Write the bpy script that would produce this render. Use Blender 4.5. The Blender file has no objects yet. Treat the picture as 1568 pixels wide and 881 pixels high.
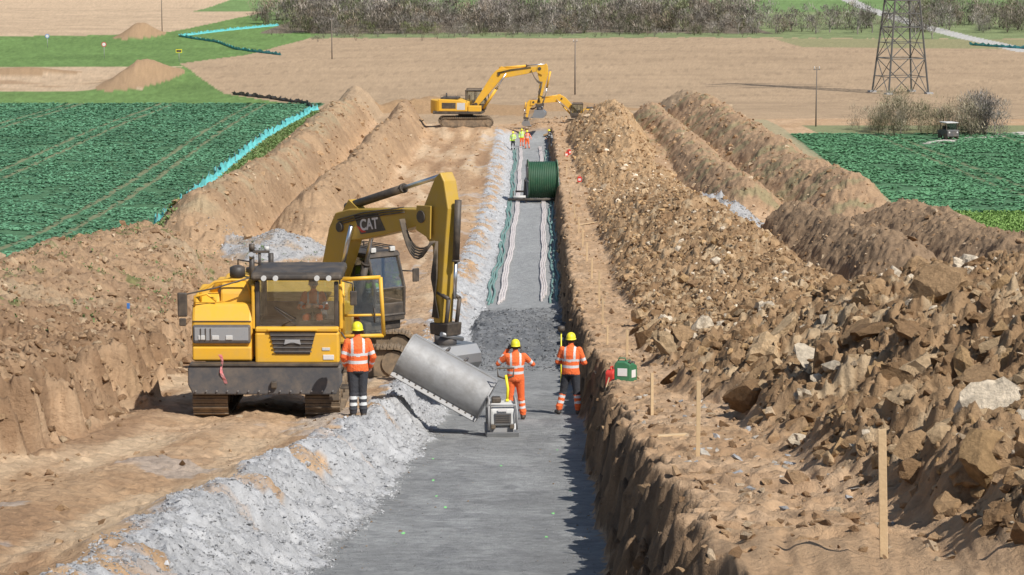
import bpy, math, random, bmesh
import numpy as np
from mathutils import Vector, Matrix
random.seed(7); rng=np.random.default_rng(7)
scene=bpy.context.scene
R=math.radians

# ------------------------------------------------------------------ noise
def _h(ix,iy,s):
    v=np.sin(ix*127.1+iy*311.7+s*74.7)*43758.5453
    return v-np.floor(v)
def vn(x,y,s=0):
    ix=np.floor(x); iy=np.floor(y); fx=x-ix; fy=y-iy
    u=fx*fx*(3-2*fx); v=fy*fy*(3-2*fy)
    a=_h(ix,iy,s); b=_h(ix+1,iy,s); c=_h(ix,iy+1,s); d=_h(ix+1,iy+1,s)
    return (a*(1-u)+b*u)*(1-v)+(c*(1-u)+d*u)*v
def fbm(x,y,o=4,s=0,g=.5):
    t=0;a=1;n=0
    for i in range(o):
        t=t+a*vn(x,y,s+i*3.3); n+=a; a*=g
        x,y=x*1.6+y*1.2+3.1,-x*1.2+y*1.6+7.7
    return t/n
def billow(x,y,o=3,s=0):
    t=0;a=1;n=0
    for i in range(o):
        t=t+a*(1-np.abs(2*vn(x,y,s+i*2.7)-1)); n+=a;a*=.5
        x,y=x*1.7+y*1.1+3.1,-x*1.1+y*1.7+7.7
    return t/n
def S(a,b,v):
    t=np.clip((v-a)/(b-a),0,1); return t*t*(3-2*t)
def dusty(c,k=.2,g=1.10):
    """shift warm soil colours towards dry, paler dust; leaves greens and greys alone"""
    c=np.asarray(c,float); warm=S(.0,.06,c[...,0]-c[...,1])[...,None]
    l=(c@np.array([.4,.45,.15]))[...,None]*np.array([1.10,.98,.78])
    return c*(1-warm)+warm*((c*(1-k)+l*k)*g)

# ------------------------------------------------------------------ terrain
CAMZ=21.0
_yy=np.arange(-200,3000,1.0)
_D=np.interp(_yy,[-200,-60,0,10,26.7,40,51.9,70,101.6,140,175,239,300,350,600,800,1000,1500,2500],
 [-8,-3,3.2,4.7,7.04,9.0,10.47,12.6,15.3,17.3,18.4,19.3,20.2,20.6,20.6,19.6,16,0,-60])
_k=np.exp(-0.5*(np.arange(-8,9)/3.5)**2); _k/=_k.sum()
_D=np.convolve(np.pad(_D,8,mode='edge'),_k,mode='valid')
def floorz(y): return CAMZ-np.interp(y,_yy,_D)
def cxf(y): return np.interp(y,[0,26.7,51.9,101.6,175,239,300],[-1.15,-.6,-.06,.42,1.4,1.9,2.4])
def wLf(y): return np.interp(y,[15,25,35,50,100,240],[1.25,1.45,1.4,.9,1.4,1.6])
def ridge(x,y,x0,wl,wr,h,y0,y1,e=5):
    u=np.where(x<x0,(x0-x)/wl,(x-x0)/wr); p=np.clip(1-u,0,1); p=np.sin(p*math.pi/2)**1.25
    return h*p*S(y0-e,y0+e,y)*(1-S(y1-e,y1+e,y))
def terrain(x,y):
    x=np.asarray(x,float); y=np.asarray(y,float)
    f={}
    fz=floorz(y); d=x-cxf(y)
    e1=fbm(x*1.3,y*1.3,4,1)-.5; e2=fbm(x*5,y*5,3,9)-.5
    n_big=fbm(x*.22,y*.12,3,21)-.5
    T=1-S(243,249,y)
    off=(0.65+0.62*S(-1,1,d))*(1-S(250,340,y))
    wl=wLf(y)
    wr=np.interp(y,[20,35,60,120],[.7,.6,.5,.5])
    tl=(-d+e1*.75+e2*.2-1.65)/wl; tr=(d+e1*.5+e2*.28-1.68)/wr
    w=np.maximum(S(0,1,tl),S(0,1,tr)); w=1-T*(1-w)
    z=fz+off*w
    wall=w*(1-w)*4
    gm=S(-.2,.15,tl)*(1-S(.95,1.35,tl))*T
    z=z+gm*(.13*(billow(x*2.2,y*2.2,3,5)-.45)+.09*(billow(x*6,y*6,2,6)-.5))+ .27*np.exp(-((tl-1.0)/.25)**2)*T*(y<120)*(fbm(x*.9,y*.9,2,55))
    z=z+wall*(d>0)*T*(.3*e2+.25*e1)
    fl=(1-S(-.15,.05,np.maximum(tl,tr)))*T
    pile=fl*S(71,80,y)*(1-S(94,103,y+3*e1))
    z=z+fl*(.012*(fbm(x*2,y*.6,3,8)-.5))+pile*(.75*fbm(x*.6,y*.3,3,41)*S(.1,.8,vn(x*.5,y*.22,4)) +.14*(billow(x*3,y*3,2,43)-.5))
    X=x+1.3*n_big
    toe=np.interp(y,[30,50,70,90,108],[7.4,7.6,9.0,11.2,14.0])
    bench=S(0,1.25,-X-toe+1.9*e1)*(1.45-.0045*y)*(1-S(100,118,y))
    crest=ridge(X,y,-15.8,4.6,5.6,1.0,-60,110,8)*np.interp(y,[50,70,90,105],[1.1,1.15,1.6,1.9])
    A=ridge(X,y,-16.8-.008*(y-130),3.6,2.9,2.9,128,288,6)*(.82+.36*fbm(x*.1,y*.12,2,22))
    B=ridge(X,y,-11.6+.004*(y-130),2.5,2.5,2.55,136,258,5)*(.82+.36*fbm(x*.1,y*.12,2,23))
    gp=1.35*np.clip(1-np.hypot((x+12.3)/3.0,(y-126)/7.0)+.25*e1,0,1)
    gp2=1.7*np.clip(1-np.hypot((x-12.6)/2.2,(y-136)/4.5)+.25*e1,0,1)
    spoilL=np.maximum.reduce([bench+crest,A,B])
    toeR=np.interp(y,[15,35,50,140,240],[3.1,3.3,3.2,4.9,5.4])
    hh=np.interp(y,[-10,20,36,46,54,62,70,85,105,140,152,160,172,195,226,240,250],[1.7,1.9,2.3,2.1,1.6,1.0,.85,1.25,2.1,2.2,1.4,.8,.8,1.9,3.5,2.4,0])
    Xh=x+1.0*(fbm(x*.35,y*.2,3,31)-.5)
    u=(Xh-toeR)/(9.4-toeR); v=1-(Xh-9.4)/3.0
    pr=np.clip(np.minimum(u,v),0,1); prf=np.sin(pr*math.pi/2)**1.05
    hm=S(0,.12,pr)*(hh>.05)
    heap=hh*prf*(.72+.54*fbm(x*.25,y*.14,2,77))
    heap=heap+hm*(.75*(billow(x*.8,y*.8,3,61)-.55)+.46*(billow(x*2.1,y*2.1,3,63)-.5)+.26*(billow(x*6,y*6,2,64)-.5)+.12*e2)
    C=ridge(X,y,14.6,2.6,2.4,2.0,146,262,6)*(.82+.36*fbm(x*.1,y*.12,2,24))
    Dd=ridge(X,y,20.3,4.2,3.4,2.6,138,285,8)*(.82+.36*fbm(x*.1,y*.12,2,25))
    C2=ridge(X,y,14.4,2.9,2.4,2.3,84,122,4)
    D2=ridge(X,y,19.6,3.4,3.6,2.3,80,126,6)
    C3=ridge(X,y,11.0,3,3,1.0,180,232,6)
    spoilR=np.maximum.reduce([np.maximum(heap,0),C,Dd,C2,D2,C3])
    sp=np.maximum(spoilL,spoilR)
    sm=S(.05,.5,sp)
    rough=sm*(.65*(fbm(x*.7,y*.5,4,15)-.5)+.42*(billow(x*1.7,y*1.7,3,17)-.5)+.2*(billow(x*5,y*5,2,18)-.5))*(1-hm)
    far=1.6*np.exp(-(((x+10.5)/9)**2+((y-292)/7)**2))*(.6+.8*fbm(x*.5,y*.4,3,3))+1.3*np.exp(-(((x-5)/9)**2+((y-285)/7)**2))
    far=far+.75*S(0,1,1.6-np.hypot((x+5)/4.2,(y-247)/7))
    far=far+3.2*np.exp(-(((x+57.5)/3.2)**2+((y-378)/22)**2))*(.7+.6*fbm(x*.4,y*.1,3,4))+3.4*np.exp(-(((x+88)/3.4)**2+((y-575)/16)**2))+1.2*np.exp(-(((x+80)/9)**2+((y-395)/6)**2))
    z=z+sp+rough+np.maximum(gp,gp2)+far
    hr=S(.9,1.3,tl)*(1-S(.0,.3,spoilL))*(x<0)*(y<262)*(x>-12)
    rut=np.sin((x+.35*np.sin(y*.07))*3.3+2*n_big)
    z=z+hr*(.06*rut+.11*(fbm(x*1.8,y*.7,4,91)-.5)+.07*(billow(x*4,y*3,2,92)-.5)+.02*np.sin(y*9)*(rut<-.2))
    sh=(d>1.9)*(1-hm)*(y<262)*(x<12)
    z=z+sh*(.24*(fbm(x*1.4,y*1.4,4,93)-.5)+.14*(billow(x*4,y*4,2,94)-.5))
    z=z+(1-S(.0,.1,fl))*(y<262)*(np.abs(x)<24)*.07*e2
    ff=S(270,330,y); z=z+ff*(.1*(fbm(x*.6,y*.3,3,7)-.5)+1.2*(fbm(x*.012,y*.01,2,71)-.5)*S(330,500,y))
    f.update(z=z,d=d,tl=tl,tr=tr,fl=fl,T=T,pile=pile,gm=gm,sp=sp,spL=spoilL,spR=spoilR,hm=hm*(spoilR<heap+.01),gp=gp,gp2=gp2,hr=hr,rut=rut,e1=e1,e2=e2,wall=wall,bench=bench,crest=crest,AB=np.maximum(A,B),A=A,CD=np.maximum.reduce([C2,D2]),CD1=np.maximum(C,Dd),far=far)
    return f
def hz(x,y): return float(terrain(np.array([x]),np.array([y]))['z'][0])
FX=[-20.6,-20.6,-20.8,-22.3,-23.3,-24.5,-24.3]; FY=[40,112,130,160,184,235,300]
def fenceL(y): return np.interp(y,FY,FX)
def segd(x,y,pts):
    m=np.full(x.shape,1e9)
    for (a,b),(c,d) in zip(pts[:-1],pts[1:]):
        L=(c-a)**2+(d-b)**2; t=np.clip(((x-a)*(c-a)+(y-b)*(d-b))/L,0,1)
        m=np.minimum(m,np.hypot(x-a-t*(c-a),y-b-t*(d-b)))
    return m
def tcolor(x,y,f):
    C=lambda r,g,b: np.array([r,g,b])
    n=lambda sc,s,o=3: fbm(x*sc,y*sc,o,s)
    soil=C(.50,.31,.165); N=len(x)
    nb=n(.25,101); nm=n(1.5,103); nf=n(6,105)
    H=[np.tile(soil,(N,1))]
    def put(mask,c,a=1.0):
        m=np.clip(mask*a,0,1)[:,None]
        H[0]=H[0]*(1-m)+np.asarray(c)*m
    put(S(.45,.75,nb),C(.56,.37,.22),.7); put(S(.5,.7,nm),C(.38,.215,.105),.5)
    put(f['hr']*S(.45,.75,fbm(x*.8,y*.12,3,107)),C(.34,.19,.095),.8)
    put(f['hr']*S(.5,.75,fbm(x*1.1,y*.15,3,117)),C(.62,.45,.28),.7)
    put(S(.2,.8,f['spL'])*(x<0),C(.39,.24,.13),.85)
    put(S(.3,1,f['AB']),C(.43,.27,.145),.8)
    put(S(.3,1,f['AB'])*S(.4,.7,fbm(x*.5,y*.3,4,108)),C(.32,.195,.105),.7)
    put(S(1.6,2.3,f['A'])*S(.42,.58,n(.4,110,4)),C(.36,.29,.17),.6)
    put((f['bench']>.03)*(f['crest']<.4)*S(.38,.56,n(.6,104,4)),C(.25,.14,.07),.75)
    put((f['crest']>.2)*S(.45,.68,n(.8,106,4)),C(.28,.17,.095),.6)
    put((f['crest']>.3)*S(.45,.7,n(.3,116,4)),C(.45,.33,.20),.65)
    put(S(.2,.8,f['spR'])*(x>0),C(.41,.25,.135),.9)
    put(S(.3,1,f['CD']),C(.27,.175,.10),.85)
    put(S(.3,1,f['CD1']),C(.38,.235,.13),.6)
    put(f['hm'],C(.38,.23,.11),.9); put(f['hm']*S(.42,.62,n(1.2,109,4)),C(.25,.14,.063),.8); put(f['hm']*S(.58,.72,n(2.2,111,4)),C(.57,.42,.25),.7)
    put(f['hm']*S(130,190,y),C(.50,.31,.15),.55)
    put((f['crest']>.5)*S(.68,.73,n(1.2,113,4)),C(.12,.18,.06),.6)
    put((x>12)*(f['spR']>.5)*(y>130)*S(.56,.66,n(.5,115,4)),C(.26,.25,.12),.6)
    put((f['wall']>.1)*(f['d']>0)*f['T'],C(.21,.13,.072),.9)  # right wall faces away from the sun; its shade is put into the colour
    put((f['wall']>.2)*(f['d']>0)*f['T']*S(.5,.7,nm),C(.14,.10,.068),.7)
    H[0]=dusty(H[0])
    g=f['gm']*S(.0,.3,f['gm'])
    thr=np.interp(y,[55,85],[.62,.50])
    put(np.clip(g*1.5,0,1)*(1-S(thr,thr+.05,fbm(x*.9,y*.7,4,121))*S(.3,.7,f['tl'])),C(.50,.50,.50))
    put(g*S(.45,.75,nm)*(y<70),C(.60,.60,.60),.6); put(g*S(.55,.7,n(5,119)),C(.38,.38,.385),.45)
    put(S(.0,.2,f['hr'])*(f['d']>-5.5)*S(.64,.7,fbm(x*.8,y*.5,4,123)),C(.46,.44,.42),.45)
    put(S(.0,.4,f['fl']),C(.31,.312,.305))
    put(S(.5,1,f['fl'])*S(.42,.68,fbm(x*.9,y*.25,4,125)),C(.40,.402,.392),.85)
    put(S(.5,1,f['fl'])*S(.56,.70,fbm(x*2.2,y*1.2,4,127)),C(.24,.243,.243),.55)
    put(S(.5,1,f['fl'])*S(.60,.64,fbm(x*.5,y*.35,5,128))*(y<60),C(.20,.20,.20),.35)
    put(f['pile'],C(.165,.17,.175),.85); put(f['pile']*S(.5,.65,n(1.2,129)),C(.27,.275,.28),.6)
    put(S(.5,1,f['fl'])*(y>103),C(.36,.365,.36),.6)
    put(np.maximum(S(.03,.15,f['gp']),S(.03,.15,f['gp2'])),C(.44,.43,.42)); put(S(.03,.15,f['gp'])*S(.5,.6,n(.7,130)),C(.44,.31,.19),.7)
    plough=C(.42,.30,.19); crop=C(.095,.195,.10); grass=C(.17,.27,.085); tan=C(.56,.41,.27)
    out=(y>262+4*nb)
    fieldc=plough*(.76+.22*fbm(x*.35,y*.1,3,131)+.20*fbm(x*.04,y*.25,3,133)+.12*fbm(x*.02+y*.004,y*.02,3,134))[:,None]
    put(out*(f['far']<.35),fieldc)
    xx=(x-.55*(y-300)); tk=np.abs(((xx/21.0)%1)-.5)*21.0
    put(out*(f['far']<.35)*(np.abs(tk-1.0)<.35),plough*.72,.5)
    yy2=np.abs((((y+.05*x)/11.0)%1)-.5)*11
    put(out*(f['far']<.35)*(yy2<1.2),plough*1.12,.45)
    put((f['far']>.3)*(y>255),C(.41,.265,.145))
    L=(x<fenceL(y)-.3)&(y>40)&(y<318)
    put(L*1.0,crop*(.7+.6*nm)[:,None])
    tram=np.zeros(N)
    for c0 in (-29,-41,-53): tram=np.maximum(tram,(np.abs(np.abs(x-c0-(y-200)*-.035+.5*nb)-.85)<.26))
    put(L*tram,C(.28,.26,.15),.7)
    put((np.abs(x-fenceL(y)-1.3)<1.1+.6*(nm-.5))*(y>118)*(y<300)*(f['spL']<.5),C(.16,.22,.08),.7)
    lb=np.interp(y,[300,345,430,470,560],[-22,-41,-59,-52,-47])
    LL=(x<lb)&(y>=318)
    put(LL*1.0,grass*(.65+.5*nm)[:,None]*(.8+.4*fbm(x*.05,y*.05,3,140))[:,None])
    put(((x<-55-.05*(y-350)+3*nb)&(y>352)&(y<418))*1.0,tan*(.75+.4*nm)[:,None])
    put(((x<-55)&(y>352)&(y<418))*S(.5,.7,fbm(x*.1,y*.6,3,141)),C(.36,.23,.13),.7)
    put(((y>585+ (x+90)*.5)&(x<-86+(y-580)*.06))*1.0,tan*(.8+.3*nb+.2*(fbm(x*.02,y*.2,2,142)-.5))[:,None])
    put(((y>640)&(x<-60)&(x<-86+(y-560)*.25)&(y>800))*1.0,tan)
    put(LL*(f['far']>.35),C(.39,.26,.15))
    far=(y>562+10*(nb-.5))&(x>=lb)
    put(far*1.0,C(.22,.26,.12)*(.7+.6*nb)[:,None])
    put(((y>594+6*nb)&(y<740)&(x>-62)&(x<64))*1.0,C(.20,.165,.12))
    put(((y>760)&(x>-100))*1.0,C(.18,.27,.10)*(.8+.4*nb)[:,None])
    put(((y>500)&(y<560)&(x>60))*1.0,C(.24,.26,.12),.7)
    rd=segd(x,y,[(150,400),(104,490),(108,600),(113,740),(122,900)])
    put((rd<2.6)*1.0,C(.5,.48,.44))
    xr=np.interp(y,[110,150,245],[23.3,24,27])
    R1=(x>xr)&(y>150)&(y<236)
    put(R1*1.0,crop*(.75+.5*nm)[:,None])
    tr=np.zeros(N)
    for c0 in (36,48): tr=np.maximum(tr,(np.abs(np.abs(x-c0)-.85)<.26))
    put(R1*tr,C(.26,.25,.14),.6)
    put(((x>xr)&(y<=150)&(y>60))*1.0,C(.16,.26,.075)*(.7+.5*nm)[:,None])
    put(((x>xr-2)&(x<xr+.5)&(y>130)&(y<262))*1.0,C(.38,.34,.21),.8)
    put(((x>30)&(y>=236)&(y<250))*1.0,C(.26,.27,.14))
    rd=segd(x,y,[(39,222),(43,229),(51,238),(80,248)])
    put((rd<1.3)*1.0,C(.6,.55,.48))
    col=H[0]*(.84+.32*nf)[:,None]
    return np.clip(col,0,1)

# ------------------------------------------------------------------ helpers
def mesh_np(name,V,F,mats,col=None,smooth=False,mi=None,parent=None):
    me=bpy.data.meshes.new(name); V=np.asarray(V,np.float32); F=np.asarray(F,np.int32)
    k=F.shape[1]
    me.vertices.add(len(V)); me.vertices.foreach_set('co',V.ravel())
    me.loops.add(F.size); me.loops.foreach_set('vertex_index',F.ravel())
    me.polygons.add(len(F)); me.polygons.foreach_set('loop_start',np.arange(0,F.size,k,dtype=np.int32))
    try: me.polygons.foreach_set('loop_total',np.full(len(F),k,dtype=np.int32))
    except Exception: pass
    me.polygons.foreach_set('use_smooth',np.full(len(F),bool(smooth)))
    me.update(calc_edges=True)
    if col is not None:
        a=me.color_attributes.new('Col','FLOAT_COLOR','POINT')
        c=np.ones((len(V),4),np.float32); c[:,:3]=col; a.data.foreach_set('color',c.ravel())
    if not isinstance(mats,(list,tuple)): mats=[mats]
    for m in mats: me.materials.append(m)
    ob=bpy.data.objects.new(name,me); scene.collection.objects.link(ob)
    if parent: ob.parent=parent
    return ob
def nodes(m):
    m.use_nodes=True; nt=m.node_tree; return nt,nt.nodes,nt.links,nt.nodes['Principled BSDF']
def attr_mat(name,rough=.95,bump=.5,bs=6,dist=.05,var=(.78,1.18),trans=0):
    m=bpy.data.materials.new(name); nt,N,L,b=nodes(m)
    a=N.new('ShaderNodeAttribute'); a.attribute_name='Col'
    g=N.new('ShaderNodeNewGeometry')
    n1=N.new('ShaderNodeTexNoise'); n1.inputs['Scale'].default_value=bs*.6; n1.inputs['Detail'].default_value=8; n1.inputs['Roughness'].default_value=.7
    L.new(g.outputs['Position'],n1.inputs['Vector'])
    mr=N.new('ShaderNodeMapRange'); mr.inputs[1].default_value=.3; mr.inputs[2].default_value=.7; mr.inputs[3].default_value=var[0]; mr.inputs[4].default_value=var[1]
    L.new(n1.outputs['Fac'],mr.inputs[0])
    mx=N.new('ShaderNodeVectorMath'); mx.operation='MULTIPLY'
    L.new(a.outputs['Color'],mx.inputs[0]); L.new(mr.outputs[0],mx.inputs[1]); L.new(mx.outputs[0],b.inputs['Base Color'])
    b.inputs['Roughness'].default_value=rough; b.inputs['Specular IOR Level'].default_value=.12
    if bump:
        n2=N.new('ShaderNodeTexNoise'); n2.inputs['Scale'].default_value=bs; n2.inputs['Detail'].default_value=6; n2.inputs['Roughness'].default_value=.75
        L.new(g.outputs['Position'],n2.inputs['Vector'])
        bp=N.new('ShaderNodeBump'); bp.inputs['Strength'].default_value=bump; bp.inputs['Distance'].default_value=dist
        L.new(n2.outputs['Fac'],bp.inputs['Height']); L.new(bp.outputs[0],b.inputs['Normal'])
    return m
def mat(name,c,rough=.5,metal=0,dirt=.25,dc=(.38,.28,.18),sc=2.5,bump=0,spec=.5,coat=0):
    m=bpy.data.materials.new(name); nt,N,L,b=nodes(m)
    t=N.new('ShaderNodeTexCoord'); n=N.new('ShaderNodeTexNoise'); n.inputs['Scale'].default_value=sc; n.inputs['Detail'].default_value=9; n.inputs['Roughness'].default_value=.7
    L.new(t.outputs['Object'],n.inputs['Vector'])
    mr=N.new('ShaderNodeMapRange'); mr.inputs[1].default_value=.42; mr.inputs[2].default_value=.72; mr.inputs[3].default_value=dirt*.25; mr.inputs[4].default_value=dirt
    L.new(n.outputs['Fac'],mr.inputs[0])
    mx=N.new('ShaderNodeMix'); mx.data_type='RGBA'; mx.inputs['A'].default_value=(*c,1); mx.inputs['B'].default_value=(*dc,1)
    L.new(mr.outputs[0],mx.inputs['Factor']); L.new(mx.outputs['Result'],b.inputs['Base Color'])
    rr=N.new('ShaderNodeMapRange'); rr.inputs[3].default_value=rough; rr.inputs[4].default_value=min(1,rough+.35); L.new(n.outputs['Fac'],rr.inputs[0]); L.new(rr.outputs[0],b.inputs['Roughness'])
    b.inputs['Metallic'].default_value=metal; b.inputs['Specular IOR Level'].default_value=spec
    if bump:
        bp=N.new('ShaderNodeBump'); bp.inputs['Strength'].default_value=bump; bp.inputs['Distance'].default_value=.02
        n3=N.new('ShaderNodeTexNoise'); n3.inputs['Scale'].default_value=sc*5; n3.inputs['Detail'].default_value=5
        L.new(t.outputs['Object'],n3.inputs['Vector']); L.new(n3.outputs['Fac'],bp.inputs['Height']); L.new(bp.outputs[0],b.inputs['Normal'])
    return m
def glassmat(name,tint=(.9,.94,.94),fac=.12):
    m=bpy.data.materials.new(name); m.use_nodes=True; nt=m.node_tree; N=nt.nodes; L=nt.links
    for n in list(N): N.remove(n)
    o=N.new('ShaderNodeOutputMaterial'); mx=N.new('ShaderNodeMixShader'); tr=N.new('ShaderNodeBsdfTransparent'); gl=N.new('ShaderNodeBsdfGlossy')
    tr.inputs['Color'].default_value=(*tint,1); gl.inputs['Roughness'].default_value=.04
    lw=N.new('ShaderNodeLayerWeight'); lw.inputs['Blend'].default_value=.35
    mr=N.new('ShaderNodeMapRange'); mr.inputs[3].default_value=fac; mr.inputs[4].default_value=.8
    L.new(lw.outputs['Fresnel'],mr.inputs[0]); L.new(mr.outputs[0],mx.inputs[0]); L.new(tr.outputs[0],mx.inputs[1]); L.new(gl.outputs[0],mx.inputs[2]); L.new(mx.outputs[0],o.inputs[0])
    return m
M=dict(
 yel=mat('yellow_paint',(.80,.43,.015),.35,dirt=.35),
 yel_shade=mat('yellow_paint_shaded',(.50,.31,.02),.35,dirt=.38),  # machine yellow with the boom's shaded side darkened into the colour
 blk=mat('black_paint',(.02,.02,.022),.4,dirt=.35),
 dgy=mat('dark_grey_paint',(.05,.06,.075),.45,dirt=.40),
 gry=mat('grey_paint',(.33,.34,.35),.5,dirt=.3),
 lgy=mat('light_grey_plastic',(.6,.6,.58),.5,dirt=.3),
 steel=mat('worn_steel',(.42,.42,.42),.33,metal=.85,dirt=.5,dc=(.3,.29,.27),sc=1.5),
 galv=mat('dusty_steel',(.38,.38,.38),.5,metal=.35,dirt=.9,dc=(.25,.24,.225),sc=2.2,bump=.35),
 chrome=mat('cylinder_rod',(.75,.75,.76),.15,metal=1,dirt=.05),
 trk=mat('track_steel',(.12,.095,.07),.7,metal=.15,dirt=.98,dc=(.38,.27,.165),sc=3),
 rub=mat('rubber',(.025,.025,.025),.7,dirt=.5),
 wood=mat('raw_wood',(.62,.45,.26),.8,dirt=.4,dc=(.4,.27,.14),sc=6,bump=.3),
 pole=mat('weathered_wood',(.16,.14,.12),.9,dirt=.3),
 lattice=mat('galvanised_lattice',(.11,.12,.12),.6,metal=.2,dirt=.3),
 ora=mat('hivis_orange',(.95,.17,.04),.8,dirt=.35,dc=(.50,.13,.05),sc=6,bump=1.0),
 lime=mat('hivis_yellow',(.55,.85,.06),.8,dirt=.15,sc=7,bump=.4),
 refl=mat('reflective_tape',(.66,.68,.68),.45,dirt=.15),
 navy=mat('dark_workwear',(.03,.035,.045),.85,dirt=.25,dc=(.15,.12,.1),sc=5,bump=.8),
 skin=mat('skin',(.52,.29,.2),.55,dirt=.1,dc=(.4,.18,.12)),
 hair=mat('hair',(.04,.025,.015),.7,dirt=.1),
 hely=mat('helmet_yellow',(.85,.75,.03),.3,dirt=.05),
 red=mat('red_paint',(.6,.03,.02),.4,dirt=.1),
 grn=mat('green_plastic',(.02,.16,.07),.4,dirt=.15),
 cab=mat('cable_green',(.012,.075,.035),.4,dirt=.1),
 reel=mat('reel_green',(.02,.12,.06),.5,dirt=.25),
 teal=mat('teal_mesh',(.11,.50,.51),.7,dirt=.5,dc=(.14,.33,.32)),
 tealp=mat('teal_pipe',(.12,.28,.25),.7,dirt=.7,dc=(.26,.27,.25)),
 wht=mat('white_plastic',(.72,.70,.68),.6,dirt=.3,dc=(.55,.42,.36)),
 cwht=mat('conduit_white',(.62,.57,.55),.7,dirt=.7,dc=(.45,.39,.36),sc=1.5),
 blue=mat('blue_cap',(.05,.2,.55),.5,dirt=.1),
 neon=mat('marker_paint',(.25,.75,.22),.8,dirt=.4,dc=(.25,.3,.25),sc=12),
 glass=glassmat('cab_glass'), dglass=glassmat('dark_cab_glass',(.3,.36,.36),.2),
)
def empty(name,loc,rz=0,sc=1,rx=0,ry=0):
    e=bpy.data.objects.new(name,None); e.empty_display_size=.3; scene.collection.objects.link(e)
    e.location=loc; e.rotation_euler=(rx,ry,rz); e.scale=(sc,sc,sc); return e
def mk(name,V,F,m,parent,bevel=0,smooth=False,solid=0):
    me=bpy.data.meshes.new(name); me.from_pydata([tuple(v) for v in V],[],[tuple(f) for f in F]); me.update()
    me.materials.append(M[m] if isinstance(m,str) else m)
    if smooth: 
        for p in me.polygons: p.use_smooth=len(p.vertices)<=4
    ob=bpy.data.objects.new(name,me); scene.collection.objects.link(ob)
    if parent: ob.parent=parent
    if solid:
        s=ob.modifiers.new('s','SOLIDIFY'); s.thickness=solid
    if bevel:
        b=ob.modifiers.new('b','BEVEL'); b.width=bevel; b.segments=2; b.limit_method='ANGLE'; b.angle_limit=R(35)
    return ob
def box(name,p,c,s,m,bevel=.02,rot=(0,0,0)):
    V=[(x*s[0]/2,y*s[1]/2,z*s[2]/2) for x in(-1,1) for y in(-1,1) for z in(-1,1)]
    F=[(0,1,3,2),(4,6,7,5),(0,4,5,1),(2,3,7,6),(0,2,6,4),(1,5,7,3)]
    o=mk(name,V,F,m,p,bevel); o.location=c; o.rotation_euler=rot; return o
def prism(name,p,pts,a,b,m,axis='y',bevel=.02,smooth=False):
    n=len(pts)
    def P(u,v,w): return {'y':(u,w,v),'x':(w,u,v),'z':(u,v,w)}[axis]
    V=[P(u,v,a) for u,v in pts]+[P(u,v,b) for u,v in pts]
    F=[tuple(range(n)),tuple(range(2*n-1,n-1,-1))]+[(i,i+n,(i+1)%n+n,(i+1)%n) for i in range(n)]
    o=mk(name,V,F,m,p,bevel,smooth)
    bm=bmesh.new(); bm.from_mesh(o.data); bmesh.ops.recalc_face_normals(bm,faces=bm.faces); bm.to_mesh(o.data); bm.free()
    return o
def tubegeo(pts,rs,n=10,cap=True):
    V=[];F=[]; pts=[Vector(q) for q in pts]
    up=None
    for i,q in enumerate(pts):
        d=(pts[min(i+1,len(pts)-1)]-pts[max(i-1,0)]).normalized()
        if up is None:
            up=Vector((0,0,1)) if abs(d.z)<.9 else Vector((1,0,0))
        a=d.cross(up).normalized(); bb=a.cross(d).normalized(); up=bb
        for k in range(n):
            t=2*math.pi*k/n; V.append(q+rs[i]*(math.cos(t)*a+math.sin(t)*bb))
    for i in range(len(pts)-1):
        for k in range(n):
            F.append((i*n+k,i*n+(k+1)%n,(i+1)*n+(k+1)%n,(i+1)*n+k))
    if cap:
        F.append(tuple(range(n-1,-1,-1))); F.append(tuple((len(pts)-1)*n+k for k in range(n)))
    return V,F
def tube(name,p,pts,r,m,n=10):
    rs=r if isinstance(r,(list,tuple)) else [r]*len(pts)
    V,F=tubegeo(pts,rs,n)
    me_o=mk(name,V,F,m,p,0,False)
    for q in me_o.data.polygons: q.use_smooth=len(q.vertices)==4 or n<=4
    return me_o
def multi(name,p,parts,m,smooth=False):
    V=[];F=[]
    for v,f in parts:
        o=len(V); V+=list(v); F+=[tuple(i+o for i in q) for q in f]
    return mk(name,V,F,m,p,0,smooth)
def boxgeo(c,s,Mx=None):
    V=[Vector((x*s[0]/2,y*s[1]/2,z*s[2]/2)) for x in(-1,1) for y in(-1,1) for z in(-1,1)]
    if Mx: V=[Mx@v for v in V]
    V=[v+Vector(c) for v in V]
    return V,[(0,1,3,2),(4,6,7,5),(0,4,5,1),(2,3,7,6),(0,2,6,4),(1,5,7,3)]
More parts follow.
